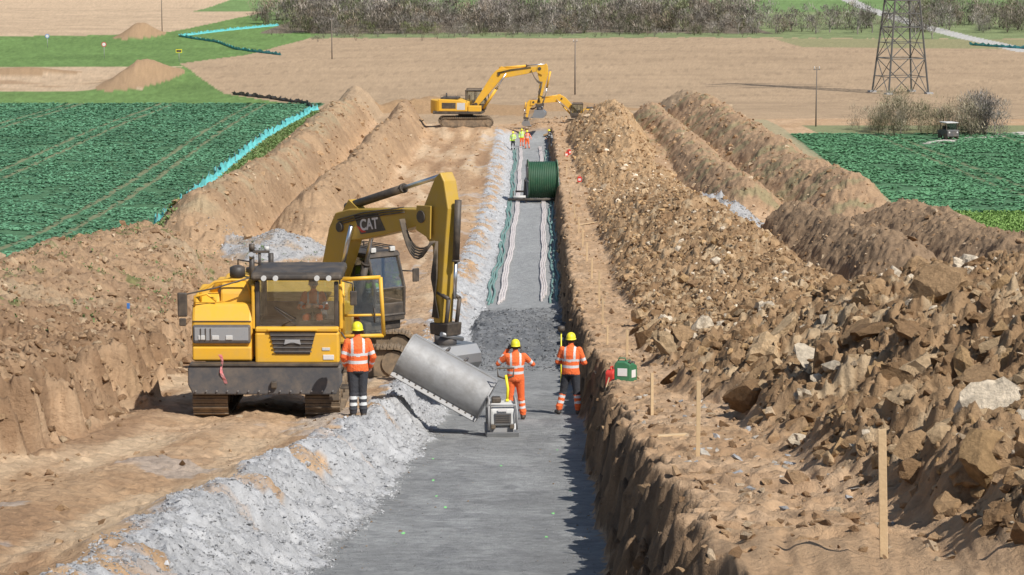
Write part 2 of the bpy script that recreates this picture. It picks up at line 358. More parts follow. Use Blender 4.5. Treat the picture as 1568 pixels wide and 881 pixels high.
def track(name,p,length,height,width,c,axis='x'):
    r=height/2; L=length-2*r
    per=[]; N=int((2*L+2*math.pi*r)/.17)
    for i in range(N):
        s=i/N*(2*L+2*math.pi*r)
        if s<L: a,b,t=-L/2+s,0,0
        elif s<L+math.pi*r:
            th=(s-L)/r; a=L/2+r*math.sin(th); b=r-r*math.cos(th); t=th
        elif s<2*L+math.pi*r: a,b,t=L/2-(s-L-math.pi*r),2*r,math.pi
        else:
            th=(s-2*L-math.pi*r)/r; a=-L/2-r*math.sin(th); b=r+r*math.cos(th); t=math.pi+th
        per.append((a,b,t))
    parts=[]
    for a,b,t in per:
        b2=r+(b-r)*.97
        for (h,dz,w2) in ((.05,.0,.15),(.05,-.035,.03)):
            q=Matrix.Rotation(-t,3,'Y')
            off=q@Vector((0,0,dz+.03))
            V,F=boxgeo((a+off.x,0,b2+off.z),(w2,width,h),q)
            parts.append((V,F))
    core=[(a*.97,r+(b-r)*.78) for a,b,t in per[::2]]
    V=[Vector((a,-width*.3,b)) for a,b in core]+[Vector((a,width*.3,b)) for a,b in core]; n=len(core)
    F=[tuple(range(n)),tuple(range(2*n-1,n-1,-1))]+[(i,i+n,(i+1)%n+n,(i+1)%n) for i in range(n)]
    parts.append((V,F))
    for k in range(7):
        x=-L/2+k*L/6
        parts.append(tubegeo([(x,-width*.36,r*.55),(x,width*.36,r*.55)],[r*.4]*2,12))
    for x in(-L/2,L/2): parts.append(tubegeo([(x,-width*.38,r),(x,width*.38,r)],[r*.72]*2,16))
    for V,F in parts:
        for i,v in enumerate(V):
            v=Vector(v)
            V[i]=Vector((v.x+c[0],v.y+c[1],v.z+c[2])) if axis=='x' else Vector((v.y+c[1],v.x+c[0],v.z+c[2]))
    return multi(name,p,parts,'trk')

# ------------------------------------------------------------------ ground sheet
ts=np.concatenate([-np.geomspace(4.5,.275,34)[:-1],np.linspace(-.27,.27,1050),np.geomspace(.275,4.5,34)[1:]])
ys=[4.0]
while ys[-1]<18: ys.append(ys[-1]*1.04)
while ys[-1]<120: ys.append(ys[-1]*1.0021)
while ys[-1]<322: ys.append(ys[-1]*1.003)
while ys[-1]<2700: ys.append(ys[-1]*1.010)
ys=np.array(ys)
Y,Tt=np.meshgrid(ys,ts,indexing='ij'); X=Tt*(Y+10)
xf=X.ravel(); yf=Y.ravel()
tf=terrain(xf,yf)
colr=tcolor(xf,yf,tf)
nr,nc=X.shape; idx=np.arange(nr*nc).reshape(nr,nc)
F=np.stack([idx[:-1,:-1].ravel(),idx[:-1,1:].ravel(),idx[1:,1:].ravel(),idx[1:,:-1].ravel()],1)
ground_m=attr_mat('earth',bump=.95,bs=7,dist=.1)
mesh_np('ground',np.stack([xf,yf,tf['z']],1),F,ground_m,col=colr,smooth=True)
del F,tf

# ------------------------------------------------------------------ clods
def hulls(k,npts):
    out=[]
    for i in range(k):
        bm=bmesh.new()
        for _ in range(npts):
            v=rng.normal(size=3); v/=np.linalg.norm(v); v*=rng.uniform(.7,1.1); bm.verts.new(v)
        bmesh.ops.convex_hull(bm,input=bm.verts)
        for v in [v for v in bm.verts if not v.link_faces]: bm.verts.remove(v)
        bmesh.ops.triangulate(bm,faces=bm.faces); bm.verts.index_update()
        out.append((np.array([v.co[:] for v in bm.verts]),np.array([[v.index for v in f.verts] for f in bm.faces]))); bm.free()
    return out
def lumps(k,sub,seed,amp=1.0):
    out=[]
    bm=bmesh.new(); bmesh.ops.create_icosphere(bm,subdivisions=sub,radius=1); bm.verts.index_update()
    V0=np.array([v.co[:] for v in bm.verts]); F0=np.array([[v.index for v in f.verts] for f in bm.faces]); bm.free()
    for i in range(k):
        a=V0[:,0]*1.6+i*7+V0[:,2]*1.3; b=V0[:,1]*1.6+V0[:,2]*1.2-V0[:,0]*.5+i*3
        n=billow(a,b,3,seed+i); V=V0*(.55+amp*n+(.25 if sub<3 else .10)*(rng.random(len(V0))-.5))[:,None]*.9
        for _ in range(4):
            d=rng.normal(size=3); d/=np.linalg.norm(d); h=V@d; V=V-np.clip(h-.55,0,None)[:,None]*d[None]
        out.append((V,F0))
    return out
def scatter(name,x,y,s,col,P,sink=.3,m=None,smooth=False,flat=(.5,.9)):
    z=terrain(x,y)['z']; n=len(x); kk=rng.integers(0,len(P),n); Vs=[];Fs=[];Cs=[];o=0
    for j,(V0,F0) in enumerate(P):
        k=kk==j; n=int(k.sum())
        if not n: continue
        sj=s[k]
        sc=sj[:,None]*np.stack([rng.uniform(.7,1.35,n),rng.uniform(.6,1.2,n),rng.uniform(flat[0],flat[1],n)],1)
        p=V0[None]*sc[:,None,:]
        a=rng.uniform(0,2*math.pi,n); b=rng.uniform(-.8,.8,n)
        cb,sb=np.cos(b)[:,None],np.sin(b)[:,None]; ca,sa=np.cos(a)[:,None],np.sin(a)[:,None]
        px,py,pz=p[...,0],p[...,1],p[...,2]
        px,pz=px*cb+pz*sb,-px*sb+pz*cb; px,py=px*ca-py*sa,px*sa+py*ca
        V=np.stack([px+x[k][:,None],py+y[k][:,None],pz+(z[k]+sj*(.5-sink)*.5)[:,None]],2)
        nv=len(V0); Fs.append((F0[None]+(np.arange(n)*nv)[:,None,None]).reshape(-1,3)+o); o+=n*nv
        Vs.append(V.reshape(-1,3)); Cs.append(np.repeat(col[k],nv,axis=0))
    return mesh_np(name,np.concatenate(Vs),np.concatenate(Fs),m,col=np.concatenate(Cs),smooth=smooth)
clod_m=attr_mat('clod_earth',bump=1.0,bs=16,dist=.06,var=(.62,1.28))
def clodcol(n,pal,w,v=(.8,1.15)):
    pal=np.array(pal); k=rng.choice(len(pal),n,p=w); return dusty(pal[k]*rng.uniform(v[0],v[1],(n,1)))
hp=[(.39,.235,.11),(.26,.148,.066),(.49,.33,.175),(.64,.53,.39),(.43,.26,.11)]; hw=[.37,.31,.17,.05,.10]
def heap_pts(n,y0,y1):
    y=y0*(y1/y0)**rng.random(n*2); x=rng.uniform(3.0,12.6,n*2)
    f=terrain(x,y); k=(f['hm']>.25); return x[k][:n],y[k][:n]
x,y=heap_pts(15000,16,60); s=np.clip(np.exp(rng.normal(-3.35,.72,len(x))),.016,.22)
k=rng.random(len(x))<.5
scatter('soil_clods',x[k],y[k],s[k],clodcol(k.sum(),hp,hw),lumps(12,2,200),m=clod_m,smooth=False)
k=~k; scatter('soil_clods',x[k],y[k],s[k],clodcol(k.sum(),hp,[.3,.3,.2,.10,.1]),hulls(14,14),m=clod_m)
x,y=heap_pts(420,17,75); s=rng.uniform(.16,.40,len(x))*np.interp(y,[17,45],[.75,1])
scatter('soil_boulders',x,y,s,clodcol(len(x),hp,[.33,.2,.27,.12,.08]),lumps(14,3,210,1.1),sink=.45,m=clod_m,smooth=False)
x,y=heap_pts(22000,55,240); s=np.clip(np.exp(rng.normal(-2.95,.62,len(x))),.03,.30)
k=rng.random(len(x))<.55; ck=np.interp(y,[60,160],[1,1.2])[:,None]
scatter('soil_clods',x[k],y[k],s[k],clodcol(k.sum(),hp,hw)*ck[k],lumps(10,1,230,.9),m=clod_m)
k=~k; scatter('soil_clods',x[k],y[k],s[k],clodcol(k.sum(),hp,[.32,.28,.23,.06,.11])*ck[k],hulls(14,12),m=clod_m)
n=44000; y=17*(270/17)**rng.random(n); x=rng.uniform(-20,23,n); f=terrain(x,y)
k=(f['fl']<.02)&(f['gm']<.1)&(rng.random(n)<np.where(x>0,.9,np.where(f['spL']>.1,.95,.14)))&(np.abs(x)<.25*y+3)
x,y=x[k],y[k]; s=np.clip(np.exp(rng.normal(-3.45,.65,len(x))),.012,.16)*np.interp(y,[20,200],[.9,2.3])
scatter('soil_crumbs',x,y,s,clodcol(len(x),[(.43,.265,.135),(.30,.17,.08),(.52,.38,.24)],[.5,.36,.14]),hulls(10,10),m=clod_m)
n=30000; y=30*(115/30)**rng.random(n); x=rng.uniform(-19,-7,n); f=terrain(x,y)
k=(f['bench']>.05)&(rng.random(n)<np.where(f['crest']<.4,.8,.3)); x,y=x[k],y[k]
s=np.clip(np.exp(rng.normal(-3.35,.65,len(x))),.014,.2)*np.interp(y,[30,110],[.9,1.4])
scatter('bank_clods',x,y,s,clodcol(len(x),[(.27,.155,.078),(.38,.235,.125),(.46,.32,.19)],[.4,.42,.18]),lumps(8,1,250,.9),m=clod_m)
n=44000; y=17*(240/17)**rng.random(n); t=rng.uniform(-.15,1.25,n); x=cxf(y)-1.65-t*wLf(y)
f=terrain(x,y); k=(f['gm']>.2)&(rng.random(n)<np.interp(y,[60,90],[1,.55])); x,y=x[k],y[k]; s=np.clip(np.exp(rng.normal(-4.25,.5,len(x))),.008,.07)*np.interp(y,[20,200],[.95,2.2])
scatter('gravel_spill',x,y,s,clodcol(len(x),[(.50,.50,.50),(.62,.62,.62),(.38,.38,.385)],[.6,.28,.12]),hulls(10,9),m=clod_m)
x=np.concatenate([-12.3+rng.normal(0,1.3,2600),12.6+rng.normal(0,.9,1400)]); y=np.concatenate([126+rng.normal(0,2.8,2600),136+rng.normal(0,1.8,1400)])
scatter('gravel_pile',x,y,rng.uniform(.025,.07,len(x)),clodcol(len(x),[(.44,.43,.42),(.52,.51,.50),(.30,.30,.30)],[.5,.25,.25]),hulls(8,9),m=clod_m)
n=5500; x=rng.uniform(-2.0,2.3,n); y=rng.uniform(68,106,n); f=terrain(x,y); k=(f['pile']>.12); x,y=x[k],y[k]
scatter('wet_aggregate',x,y,np.clip(np.exp(rng.normal(-3.3,.4,len(x))),.02,.1),clodcol(len(x),[(.165,.17,.175),(.27,.27,.27)],[.65,.35]),hulls(8,9),m=clod_m)
n=110; x=rng.uniform(1.9,3.3,n); y=rng.uniform(20,44,n)
scatter('limestone_fragments',x,y,rng.uniform(.02,.10,n),clodcol(n,[(.55,.50,.43),(.45,.45,.45)],[.6,.4]),hulls(8,10),m=clod_m,flat=(.25,.45))
# a few grains rolled onto the trench floor
n=1500; y=18*(72/18)**rng.random(n); t=rng.random(n)**3*1.5; x=cxf(y)+np.where(rng.random(n)<.6,-1.6+t,1.55-t*.6); f=terrain(x,y); k=f['fl']>.3; x,y=x[k],y[k]
scatter('loose_gravel',x,y,np.clip(np.exp(rng.normal(-4.4,.5,len(x))),.006,.04),clodcol(len(x),[(.40,.40,.40),(.30,.30,.30),(.34,.23,.13)],[.5,.3,.2]),hulls(6,9),m=clod_m)

# ------------------------------------------------------------------ crop leaves
leaf_m=attr_mat('leaf',rough=.6,bump=0,var=(.85,1.15),bs=3)
def leaves(name,x,y,size,col,nb=3,flat=.5,zo=0.02):
    n=len(x); z=terrain(x,y)['z']; Vs=[];
    for b in range(nb):
        a=rng.uniform(0,2*math.pi,n); L=size*rng.uniform(.6,1.3,n); w=L*.32; el=rng.uniform(.05,flat*2,n)
        dx,dy=np.cos(a),np.sin(a)
        bx,by=x+rng.normal(0,.04,n),y+rng.normal(0,.04,n)
        p0=np.stack([bx,by,z+zo],1)
        mx,my=bx+dx*L*.6,by+dy*L*.6; mz=z+zo+L*.6*el
        p1=np.stack([mx-dy*w,my+dx*w,mz],1); p3=np.stack([mx+dy*w,my-dx*w,mz],1)
        p2=np.stack([bx+dx*L,by+dy*L,z+zo+L*.55*el],1)
        Vs.append(np.stack([p0,p1,p2,p3],1))
    V=np.concatenate(Vs).reshape(-1,3); F=np.arange(len(V)).reshape(-1,4)
    C=np.repeat(np.concatenate([col]*nb),4,axis=0)*rng.uniform(.7,1.3,(len(V),1))
    return mesh_np(name,V,F,leaf_m,col=C)
n=115000; y=62*(318/62)**rng.random(n); x=-rng.uniform(19,80,n)
k=(x<fenceL(y)-.7)&(x>-.235*y-4)
for c0 in (-29,-41,-53): k&=~((np.abs(np.abs(x-c0-(y-200)*-.035)-.85)<.32)&(rng.random(n)<.9))
k&=fbm(x*.5,y*.5,3,401)>.36
x,y=x[k],y[k]
cc=np.array([.115,.26,.145])*(.65+.75*fbm(x*.2,y*.1,3,403))[:,None]
leaves('crop_plants',x,y,np.interp(y,[62,318],[.24,.44]),cc,flat=.24)
n=30000; y=rng.uniform(150,236,n); x=rng.uniform(24,62,n)
k=(x>np.interp(y,[110,150,245],[23.3,24,27])+.6)&(fbm(x*.5,y*.5,3,405)>.38)
for c0 in (36,48): k&=~((np.abs(np.abs(x-c0)-.85)<.3)&(rng.random(n)<.85))
x,y=x[k],y[k]; leaves('crop_plants',x,y,np.full(len(x),.36),np.array([.115,.26,.13])*(.7+.7*fbm(x*.2,y*.1,3,407))[:,None],flat=.24)
n=16000; y=rng.uniform(95,150,n); x=rng.uniform(23.2,38,n); leaves('grass_tufts',x,y,np.full(n,.16),np.tile([.20,.32,.09],(n,1)),flat=.7)
n=4000; y=rng.uniform(118,290,n); x=fenceL(y)+rng.uniform(.4,2.4,n); leaves('grass_tufts',x,y,np.full(n,.2),np.tile([.17,.25,.09],(n,1)),flat=.8)
n=9000; y=rng.uniform(52,125,n); x=rng.uniform(-19,-10,n); k=(fbm(x*1.2,y*1.2,4,113)>.66)|(rng.random(n)<.03); x,y=x[k],y[k]
leaves('weeds',x,y,np.full(len(x),.09),np.tile([.13,.20,.07],(len(x),1)),flat=1.0)

# ------------------------------------------------------------------ shrubs and trees
twig_m=attr_mat('twigs',rough=.9,bump=0,bs=2)
def shrubmass(name,L,tw=1.0):
    Vs=[];Cs=[]
    def tri(c,d,w,col):
        s=np.stack([d[:,1],-d[:,0],.3*d[:,2]],1); s/=np.linalg.norm(s,axis=1)[:,None]+1e-6
        Vs.append(np.stack([c-d/2-s*w[:,None],c-d/2+s*w[:,None],c+d/2],1)); Cs.append(np.repeat(col,3,axis=0))
    for (x,y,r,h,c,nt) in L:
        z0=hz(x,y); c=np.array(c)
        nl=14; a=rng.uniform(0,2*math.pi,nl); sp=rng.uniform(.1,.8,nl)
        d=np.stack([np.cos(a)*sp*r,np.sin(a)*sp*r,h*rng.uniform(.5,.85,nl)],1)
        tri(np.array([x,y,z0])+d/2,d,np.full(nl,.007*h*tw),np.tile(c*.6,(nl,1)))
        nk=12; ca=rng.uniform(0,2*math.pi,nk); cr=r*rng.uniform(.1,.9,nk); ch=h*rng.uniform(.10,.84,nk); cs=h*rng.uniform(.15,.26,nk); ct=rng.uniform(.65,1.35,nk)
        j=rng.integers(0,nk,nt); v=rng.normal(size=(nt,3)); v/=np.linalg.norm(v,axis=1)[:,None]; v*=(rng.random(nt)**.45)[:,None]
        P=np.stack([x+cr[j]*np.cos(ca[j])+v[:,0]*cs[j]*1.2,y+cr[j]*np.sin(ca[j])+v[:,1]*cs[j],z0+np.maximum(ch[j]+v[:,2]*cs[j],.1)],1)
        d=v+np.array([0,0,.5])+rng.normal(0,.4,(nt,3)); d*=(rng.uniform(.06,.15,nt)*h*tw)[:,None]
        tri(P,d,rng.uniform(.006,.014,nt)*h*tw,c[None]*(ct[j]*rng.uniform(.6,1.3,nt)*(.75+.35*v[:,2]))[:,None])  # clump tops tinted lighter, undersides darker: shading from above painted into the twigs
    V=np.concatenate(Vs).reshape(-1,3); F=np.arange(len(V)).reshape(-1,3)
    return mesh_np(name,V,F,twig_m,col=np.clip(np.concatenate(Cs),0,1))
L=[]
pal=[(.30,.25,.20),(.36,.31,.26),(.25,.22,.17),(.22,.23,.12),(.40,.36,.31),(.33,.26,.19),(.19,.17,.14)]
for i in range(430):
    y=random.uniform(590,740); x=random.uniform(-.105*y+ (0 if y>640 else 8),.099*y)
    hgt=random.uniform(3.8,9.2); L.append((x,y,hgt*random.uniform(.5,.75),hgt,random.choice(pal),560))
for i in range(90):
    x=random.uniform(-58,54); h=random.uniform(1.8,3.8); L.append((x,random.uniform(564,598),h*.75,h,random.choice(pal),320))
for i in range(120):
    y=random.uniform(600,760); x=random.uniform(.155*y,.24*y); h=random.uniform(4,8); L.append((x+6,y,h*.65,h,random.choice(pal),480))
for i in range(10): L.append((random.uniform(-42,-18),random.uniform(580,596),2.4,3.4,(.24,.26,.11),400))
for px,y in ((-43,538),(-17,552),(-35,545),(-20,540)): L.append((px,y,2.2,3.0,(.30,.25,.19),360))
for i in range(30): L.append((random.uniform(57,108),random.uniform(585,650),3.0,random.uniform(4,7.5),random.choice(pal),460))
shrubmass('hedgerow',L)
L=[]
for i in range(30):
    x=random.uniform(34.6,45.5); h=random.uniform(2.6,4.6); L.append((x,random.uniform(232,243),h*.45,h,random.choice([(.42,.36,.25),(.36,.30,.2),(.32,.29,.17)]),1100))
for i in range(9):
    x=random.uniform(44.6,48.2); h=random.uniform(3.2,4.7); L.append((x,random.uniform(232,241),h*.42,h,random.choice([(.27,.24,.21),(.32,.29,.25)]),1200))
shrubmass('thicket',L,.62)
def tree(name,x,y,h,seed,col=(.16,.135,.11),spread=.55,ntw=9):
    rd=random.Random(seed); parts=[]; tw=[]
    z0=hz(x,y)-.1
    def grow(p,d,l,r,dep):
        q=p+d*l; mid=p+d*l*.5+Vector((rd.uniform(-1,1),rd.uniform(-1,1),0))*l*.06
        parts.append(tubegeo([p,mid,q],[r,r*.85,r*.68],5,False))
        if dep==0:
            for _ in range(ntw): tw.append((q,(d+Vector((rd.uniform(-1,1),rd.uniform(-1,1),rd.uniform(-.3,1)))*.8).normalized()*l*rd.uniform(.5,1.2)))
            return
        for i in range(rd.choice([2,3,3])):
            a=Vector((rd.uniform(-1,1),rd.uniform(-1,1),rd.uniform(-.1,.7)))
            grow(q if rd.random()<.6 else mid,(d+a*spread*1.4).normalized(),l*rd.uniform(.62,.82),r*.58,dep-1)
    grow(Vector((x,y,z0)),Vector((rd.uniform(-.05,.05),0,1)),h*.22,h*.020,5)
    for p,v in tw:
        s=Vector((v.y,-v.x,.2)).normalized()*.018*h/5
        parts.append(([p-s,p+s,p+v],[(0,1,2)]))
        m_=p+v*.5; v2=Vector((v.x+v.y*.6,v.y-v.x*.6,v.z*.8)); parts.append(([m_-s,m_+s,m_+v2*.6],[(0,1,2)]))
    return multi(name,None,parts,mat(name+'_bark',col,.9,dirt=.3,dc=(.3,.27,.22)),False)
tree('bare_tree',46.4,236,4.9,3,(.27,.24,.21)); tree('bare_tree',47.6,238,4.3,4,(.3,.27,.23)); tree('bare_tree',38,236,4.3,5,(.38,.32,.24)); tree('bare_tree',42.0,235,4.4,6,(.36,.30,.22))
for i,(px,y,h) in enumerate([(59,600,7.5),(62,612,8),(65,598,8),(70,610,9),(74.5,596,8.5),(79,604,9.5),(84,590,9.5),(89,600,9),(94,606,8.5),(99,596,9),(62,640,9),(97,560,8),(117,520,8.5),(55,590,7),(68,650,9),(76,650,9),(87,660,9)]):
    tree('bare_tree',px,y,h,20+i,(.25,.22,.19))

# ------------------------------------------------------------------ pylon
def beam(a,b,w): return tubegeo([a,b],[w,w],4,False)
def pylon(x,y):
    e=empty('power_pylon',(x,y,hz(x,y)-.2),R(14)); parts=[]
    H=[0,5.2,9.6,13.4,16.8,19.8,22.6,25.2,28,31,34,38]
    W=lambda z: np.interp(z,[0,17,26,38],[3.05,1.55,1.0,.12])
    c=[(-1,-1),(1,-1),(1,1),(-1,1)]
    for i in range(len(H)-1):
        z0,z1=H[i],H[i+1]; w0,w1=W(z0),W(z1)
        for k in range(4):
            a,b=c[k],c[(k+1)%4]
            P=lambda q,w,z:(q[0]*w,q[1]*w,z)
            parts.append(beam(P(a,w0,z0),P(a,w1,z1),.15))
            parts.append(beam(P(a,w0,z0),P(b,w1,z1),.07)); parts.append(beam(P(b,w0,z0),P(a,w1,z1),.07))
            parts.append(beam(P(a,w1,z1),P(b,w1,z1),.07))
            zm=(z0+z1)/2; wm=(w0+w1)/2
            if i<4: parts.append(beam(P(a,wm,zm),P(b,wm,zm),.05))
    multi('lattice_body',e,parts,'lattice'); parts=[]
    for z,l in ((23,7.5),(28,9.5),(33,6)):
        for sx in(-1,1):
            for sy in(-1,1):
                parts.append(beam((0,sy*W(z),z),(sx*l,0,z+.2),.12)); parts.append(beam((0,sy*W(z+2),z+2),(sx*l,0,z+.2),.1))
            for k in range(1,7):
                u=k/7; parts.append(beam((sx*l*u,W(z)*(1-u),z+.1),(sx*l*u,0,z+2-1.8*u),.06)); parts.append(beam((sx*l*u,-W(z)*(1-u),z+.1),(sx*l*u,0,z+2-1.8*u),.06))
            parts.append(beam((sx*l,0,z+.2),(sx*l,0,z-2),.12))
    multi('cross_arms',e,parts,'lattice')
    for k,(a,b) in enumerate(c): box(f'footing_{k+1}',e,(a*3.05,b*3.05,.15),(1,1,.6),'gry')
pylon(55.5,346)
def pole(x,y,h,name='utility_pole',r=.11):
    e=empty(name,(x,y,hz(x,y)-.1)); tube('shaft',e,[(0,0,0),(0,0,h*.5),(0,0,h)],[r,r*.85,r*.65],'pole',8)
    tube('insulator_left',e,[(-.25,0,h-.25),(-.25,0,h+.05)],.04,'lgy',8); tube('insulator_right',e,[(.25,0,h-.25),(.25,0,h+.05)],.04,'lgy',8); box('crossbar',e,(0,0,h-.28),(.7,.08,.08),'pole',.01)
pole(-33.4,450,7.5); pole(8.9,342,7.8); pole(31.2,248,6.2,r=.08); pole(-85,590,12)

# ------------------------------------------------------------------ silt fences
def fence(name,P,h,m,seed):
    rd=np.random.default_rng(seed); pts=[]
    for (a,b),(c,d) in zip(P[:-1],P[1:]):
        n=max(2,int(math.hypot(c-a,d-b)/.35))
        for i in range(n): pts.append((a+(c-a)*i/n,b+(d-b)*i/n))
    p=np.array(pts); p[:,0]+=.16*np.sin(np.arange(len(p))*.5)+rd.normal(0,.05,len(p)); z=terrain(p[:,0],p[:,1])['z']
    hh=h*(.8+.35*rd.random(len(p)))*(.8+.2*np.cos(np.arange(len(p))*.9))
    e=empty(name,(0,0,0)); n=len(p)
    V=[];F=[]
    for i in range(n): V+=[(p[i,0]+.25,p[i,1]-.1,z[i]-.03),(p[i,0]+.05+rd.normal(0,.08),p[i,1],z[i]+hh[i]*.4),(p[i,0]+.05*math.sin(i),p[i,1],z[i]+hh[i])]
    for i in range(n-1):
        for k in(0,1): F.append((3*i+k,3*i+3+k,3*i+4+k,3*i+1+k))
    mk('mesh_sheet',V,F,m,e)
    parts=[tubegeo([(p[i,0],p[i,1]-.04,z[i]-.1),(p[i,0],p[i,1]-.04,z[i]+h*1.15)],[.025,.025],5) for i in range(0,n,7)]
    multi('posts',e,parts,'pole')
fence('silt_fence',list(zip(FX[2:],FY[2:])),.75,'teal',1)
fence('silt_fence',[(-24.3,300),(-27,316),(-33,330),(-40,343)],.6,'dgy',2)
fence('silt_fence',[(-45,470),(-57,500),(-66,540),(-79,575),(-72,610),(-62,645)],.7,'teal',3)
fence('silt_fence',[(98,520),(110,492),(150,440)],.7,'teal',4)

# ------------------------------------------------------------------ people
def capsule(p0,p1,r0,r1,n=10,sy=1.0):
    p0=Vector(p0);p1=Vector(p1); d=(p1-p0); l=d.length
    d=d.normalized() if l>1e-6 else Vector((0,0,1))
    pts=[];rs=[]
    for a in (88,55,25): t=R(a); pts.append(p0-d*r0*math.sin(t)); rs.append(r0*math.cos(t))
    for i in range(4): u=i/3; pts.append(p0+(p1-p0)*u); rs.append(r0+(r1-r0)*u)
    for a in (25,55,88): t=R(a); pts.append(p1+d*r1*math.sin(t)); rs.append(r1*math.cos(t))
    return tubegeo(pts,rs,n)
def ellipsoid(c,r,n=14,m=9):
    V=[];F=[]
    for i in range(m+1):
        t=math.pi*(i+.02)/(m+.04)
        for k in range(n):
            a=2*math.pi*k/n; V.append(Vector((c[0]+r[0]*math.sin(t)*math.cos(a),c[1]+r[1]*math.sin(t)*math.sin(a),c[2]+r[2]*math.cos(t))))
    for i in range(m):
        for k in range(n): F.append((i*n+k,(i+1)*n+k,(i+1)*n+(k+1)%n,i*n+(k+1)%n))
    F.append(tuple(range(n))); F.append(tuple(m*n+k for k in range(n-1,-1,-1)))
    return V,F
def torso(secs,n=16):
    V=[];F=[]
    for (x,y,z,rx,ry) in secs:
        for k in range(n): a=2*math.pi*k/n; V.append(Vector((x+rx*math.cos(a),y+ry*math.sin(a),z)))
    for i in range(len(secs)-1):
        for k in range(n): F.append((i*n+k,i*n+(k+1)%n,(i+1)*n+(k+1)%n,(i+1)*n+k))
    F.append(tuple(range(n-1,-1,-1))); F.append(tuple((len(secs)-1)*n+k for k in range(n)))
    return V,F
base=dict(elL=(-.27,-.03,1.17),wrL=(-.27,.06,.93),elR=(.27,-.03,1.17),wrR=(.27,.06,.93),knL=(-.12,.03,.52),anL=(-.13,-.02,.1),knR=(.12,.03,.52),anR=(.13,-.02,.1),pel=(0,0,.97),lean=0,helm='hely',
  top='ora',legs='ora',upleg=None,vox=.015,headyaw=0,ear=False,tie=False)
def person(name,loc,rz,sc=1.0,**kw):
    J=dict(base); J.update(kw); e=empty(name,loc,rz,sc)
    px,py,pz=J['pel']; ln=J['lean']
    def at(h): return (px,py+ln*(h-.97),pz+h-.97)
    sh={s:Vector(at(1.45))+Vector((k*.185,0,0)) for s,k in(('L',-1),('R',1))}
    hip={s:Vector((px+k*.095,py,pz-.03)) for s,k in(('L',-1),('R',1))}
    el={s:Vector(J['el'+s]) for s in 'LR'}; wr={s:Vector(J['wr'+s]) for s in 'LR'}; kn={s:Vector(J['kn'+s]) for s in 'LR'}; an={s:Vector(J['an'+s]) for s in 'LR'}
    secs=[]
    for h,rx,ry in ((.88,.17,.13),(.93,.195,.15),(1.0,.195,.15),(1.06,.185,.145),(1.2,.19,.145),(1.34,.215,.155),(1.44,.205,.13),(1.5,.13,.1),(1.54,.075,.075)):
        a=at(h); secs.append((*a,rx,ry))
    G=[torso(secs)]; B=[]
    hc=Vector(at(1.655))+Vector((0,.02,0)); nk=Vector(at(1.5))
    B.append(('top',Vector(at(1.0)),Vector(at(1.46)),.15)); B.append(('head',hc,hc+Vector((0,0,.02)),.09)); B.append(('neck',Vector(at(1.54)),Vector(at(1.58)),.055))
    G.append(capsule(nk,hc,.06,.055))
    G.append(ellipsoid(hc+Vector((0,0,.02)),(.077,.097,.105))); G.append(ellipsoid(hc+Vector((0,.025,-.055)),(.055,.065,.06)))
    G.append(capsule(hc+Vector((0,.09,.01)),hc+Vector((0,.112,-.018)),.01,.016,8))
    for k in(-1,1): G.append(ellipsoid(hc+Vector((k*.08,-.005,-.005)),(.014,.02,.032)))
    for s,k in(('L',-1),('R',1)):
        G.append(capsule(sh[s],el[s],.075,.058)); G.append(capsule(el[s],wr[s],.058,.046))
        G.append(ellipsoid(el[s],(.064,.062,.05))); m_=el[s].lerp(wr[s],.55); G.append(ellipsoid(m_,(.057,.057,.035)))
        B.append(('top',sh[s],el[s],.066)); B.append(('arm',el[s],wr[s],.05))
        G.append(capsule(hip[s],kn[s],.112,.082)); G.append(capsule(kn[s],an[s]+Vector((0,0,.05)),.079,.074))
        G.append(ellipsoid(kn[s]+Vector((0,0,-.05)),(.087,.087,.035))); G.append(ellipsoid(an[s]+Vector((0,0,.1)),(.085,.088,.03))); G.append(ellipsoid(an[s].lerp(kn[s],.4),(.083,.083,.03)))
        B.append(('uleg',hip[s],kn[s],.095)); B.append(('lleg',kn[s],an[s]+Vector((0,0,.06)),.07))
        f=an[s]; fd=Vector(J.get('foot'+s,(k*.05,.2,0)))
        G.append(capsule(f+Vector((0,-.03,-.04)),f+fd*.8+Vector((0,0,-.055)),.055,.042)); G.append(capsule(f+Vector((0,0,.03)),f+Vector((0,-.01,-.04)),.058,.056))
        B.append(('boot',f+Vector((0,-.03,-.05)),f+fd*.8+Vector((0,0,-.06)),.05)); B.append(('boot',f+Vector((0,0,0)),f+Vector((0,0,-.05)),.06))
    tmp=multi('tmp',None,G,'ora')
    rm=tmp.modifiers.new('r','REMESH'); rm.mode='VOXEL'; rm.voxel_size=J['vox']
    sm=tmp.modifiers.new('s','SMOOTH'); sm.iterations=3; sm.factor=.5
    dg=bpy.context.evaluated_depsgraph_get(); me=bpy.data.meshes.new_from_object(tmp.evaluated_get(dg)); bpy.data.objects.remove(tmp)
    mats=[M[J['top']],M['refl'],M[J['legs']],M[J['upleg'] or J['legs']],M['skin'],M['hair'],M['blk'],M['navy']]
    me.materials.clear()
    for m_ in mats: me.materials.append(m_)
    nF=len(me.polygons); c=np.empty(nF*3); me.polygons.foreach_get('center',c); c=c.reshape(-1,3)
    best=np.full(nF,1e9); lab=np.zeros(nF,int); tt=np.zeros(nF)
    for i,(l,a,b,r) in enumerate(B):
        a=np.array(a);b=np.array(b); d=b-a; t=np.clip(((c-a)@d)/max(d@d,1e-9),0,1); q=np.linalg.norm(c-a-t[:,None]*d,axis=1)-r
        k=q<best; best[k]=q[k]; lab[k]=i; tt[k]=t[k]
    mi=np.zeros(nF,int)
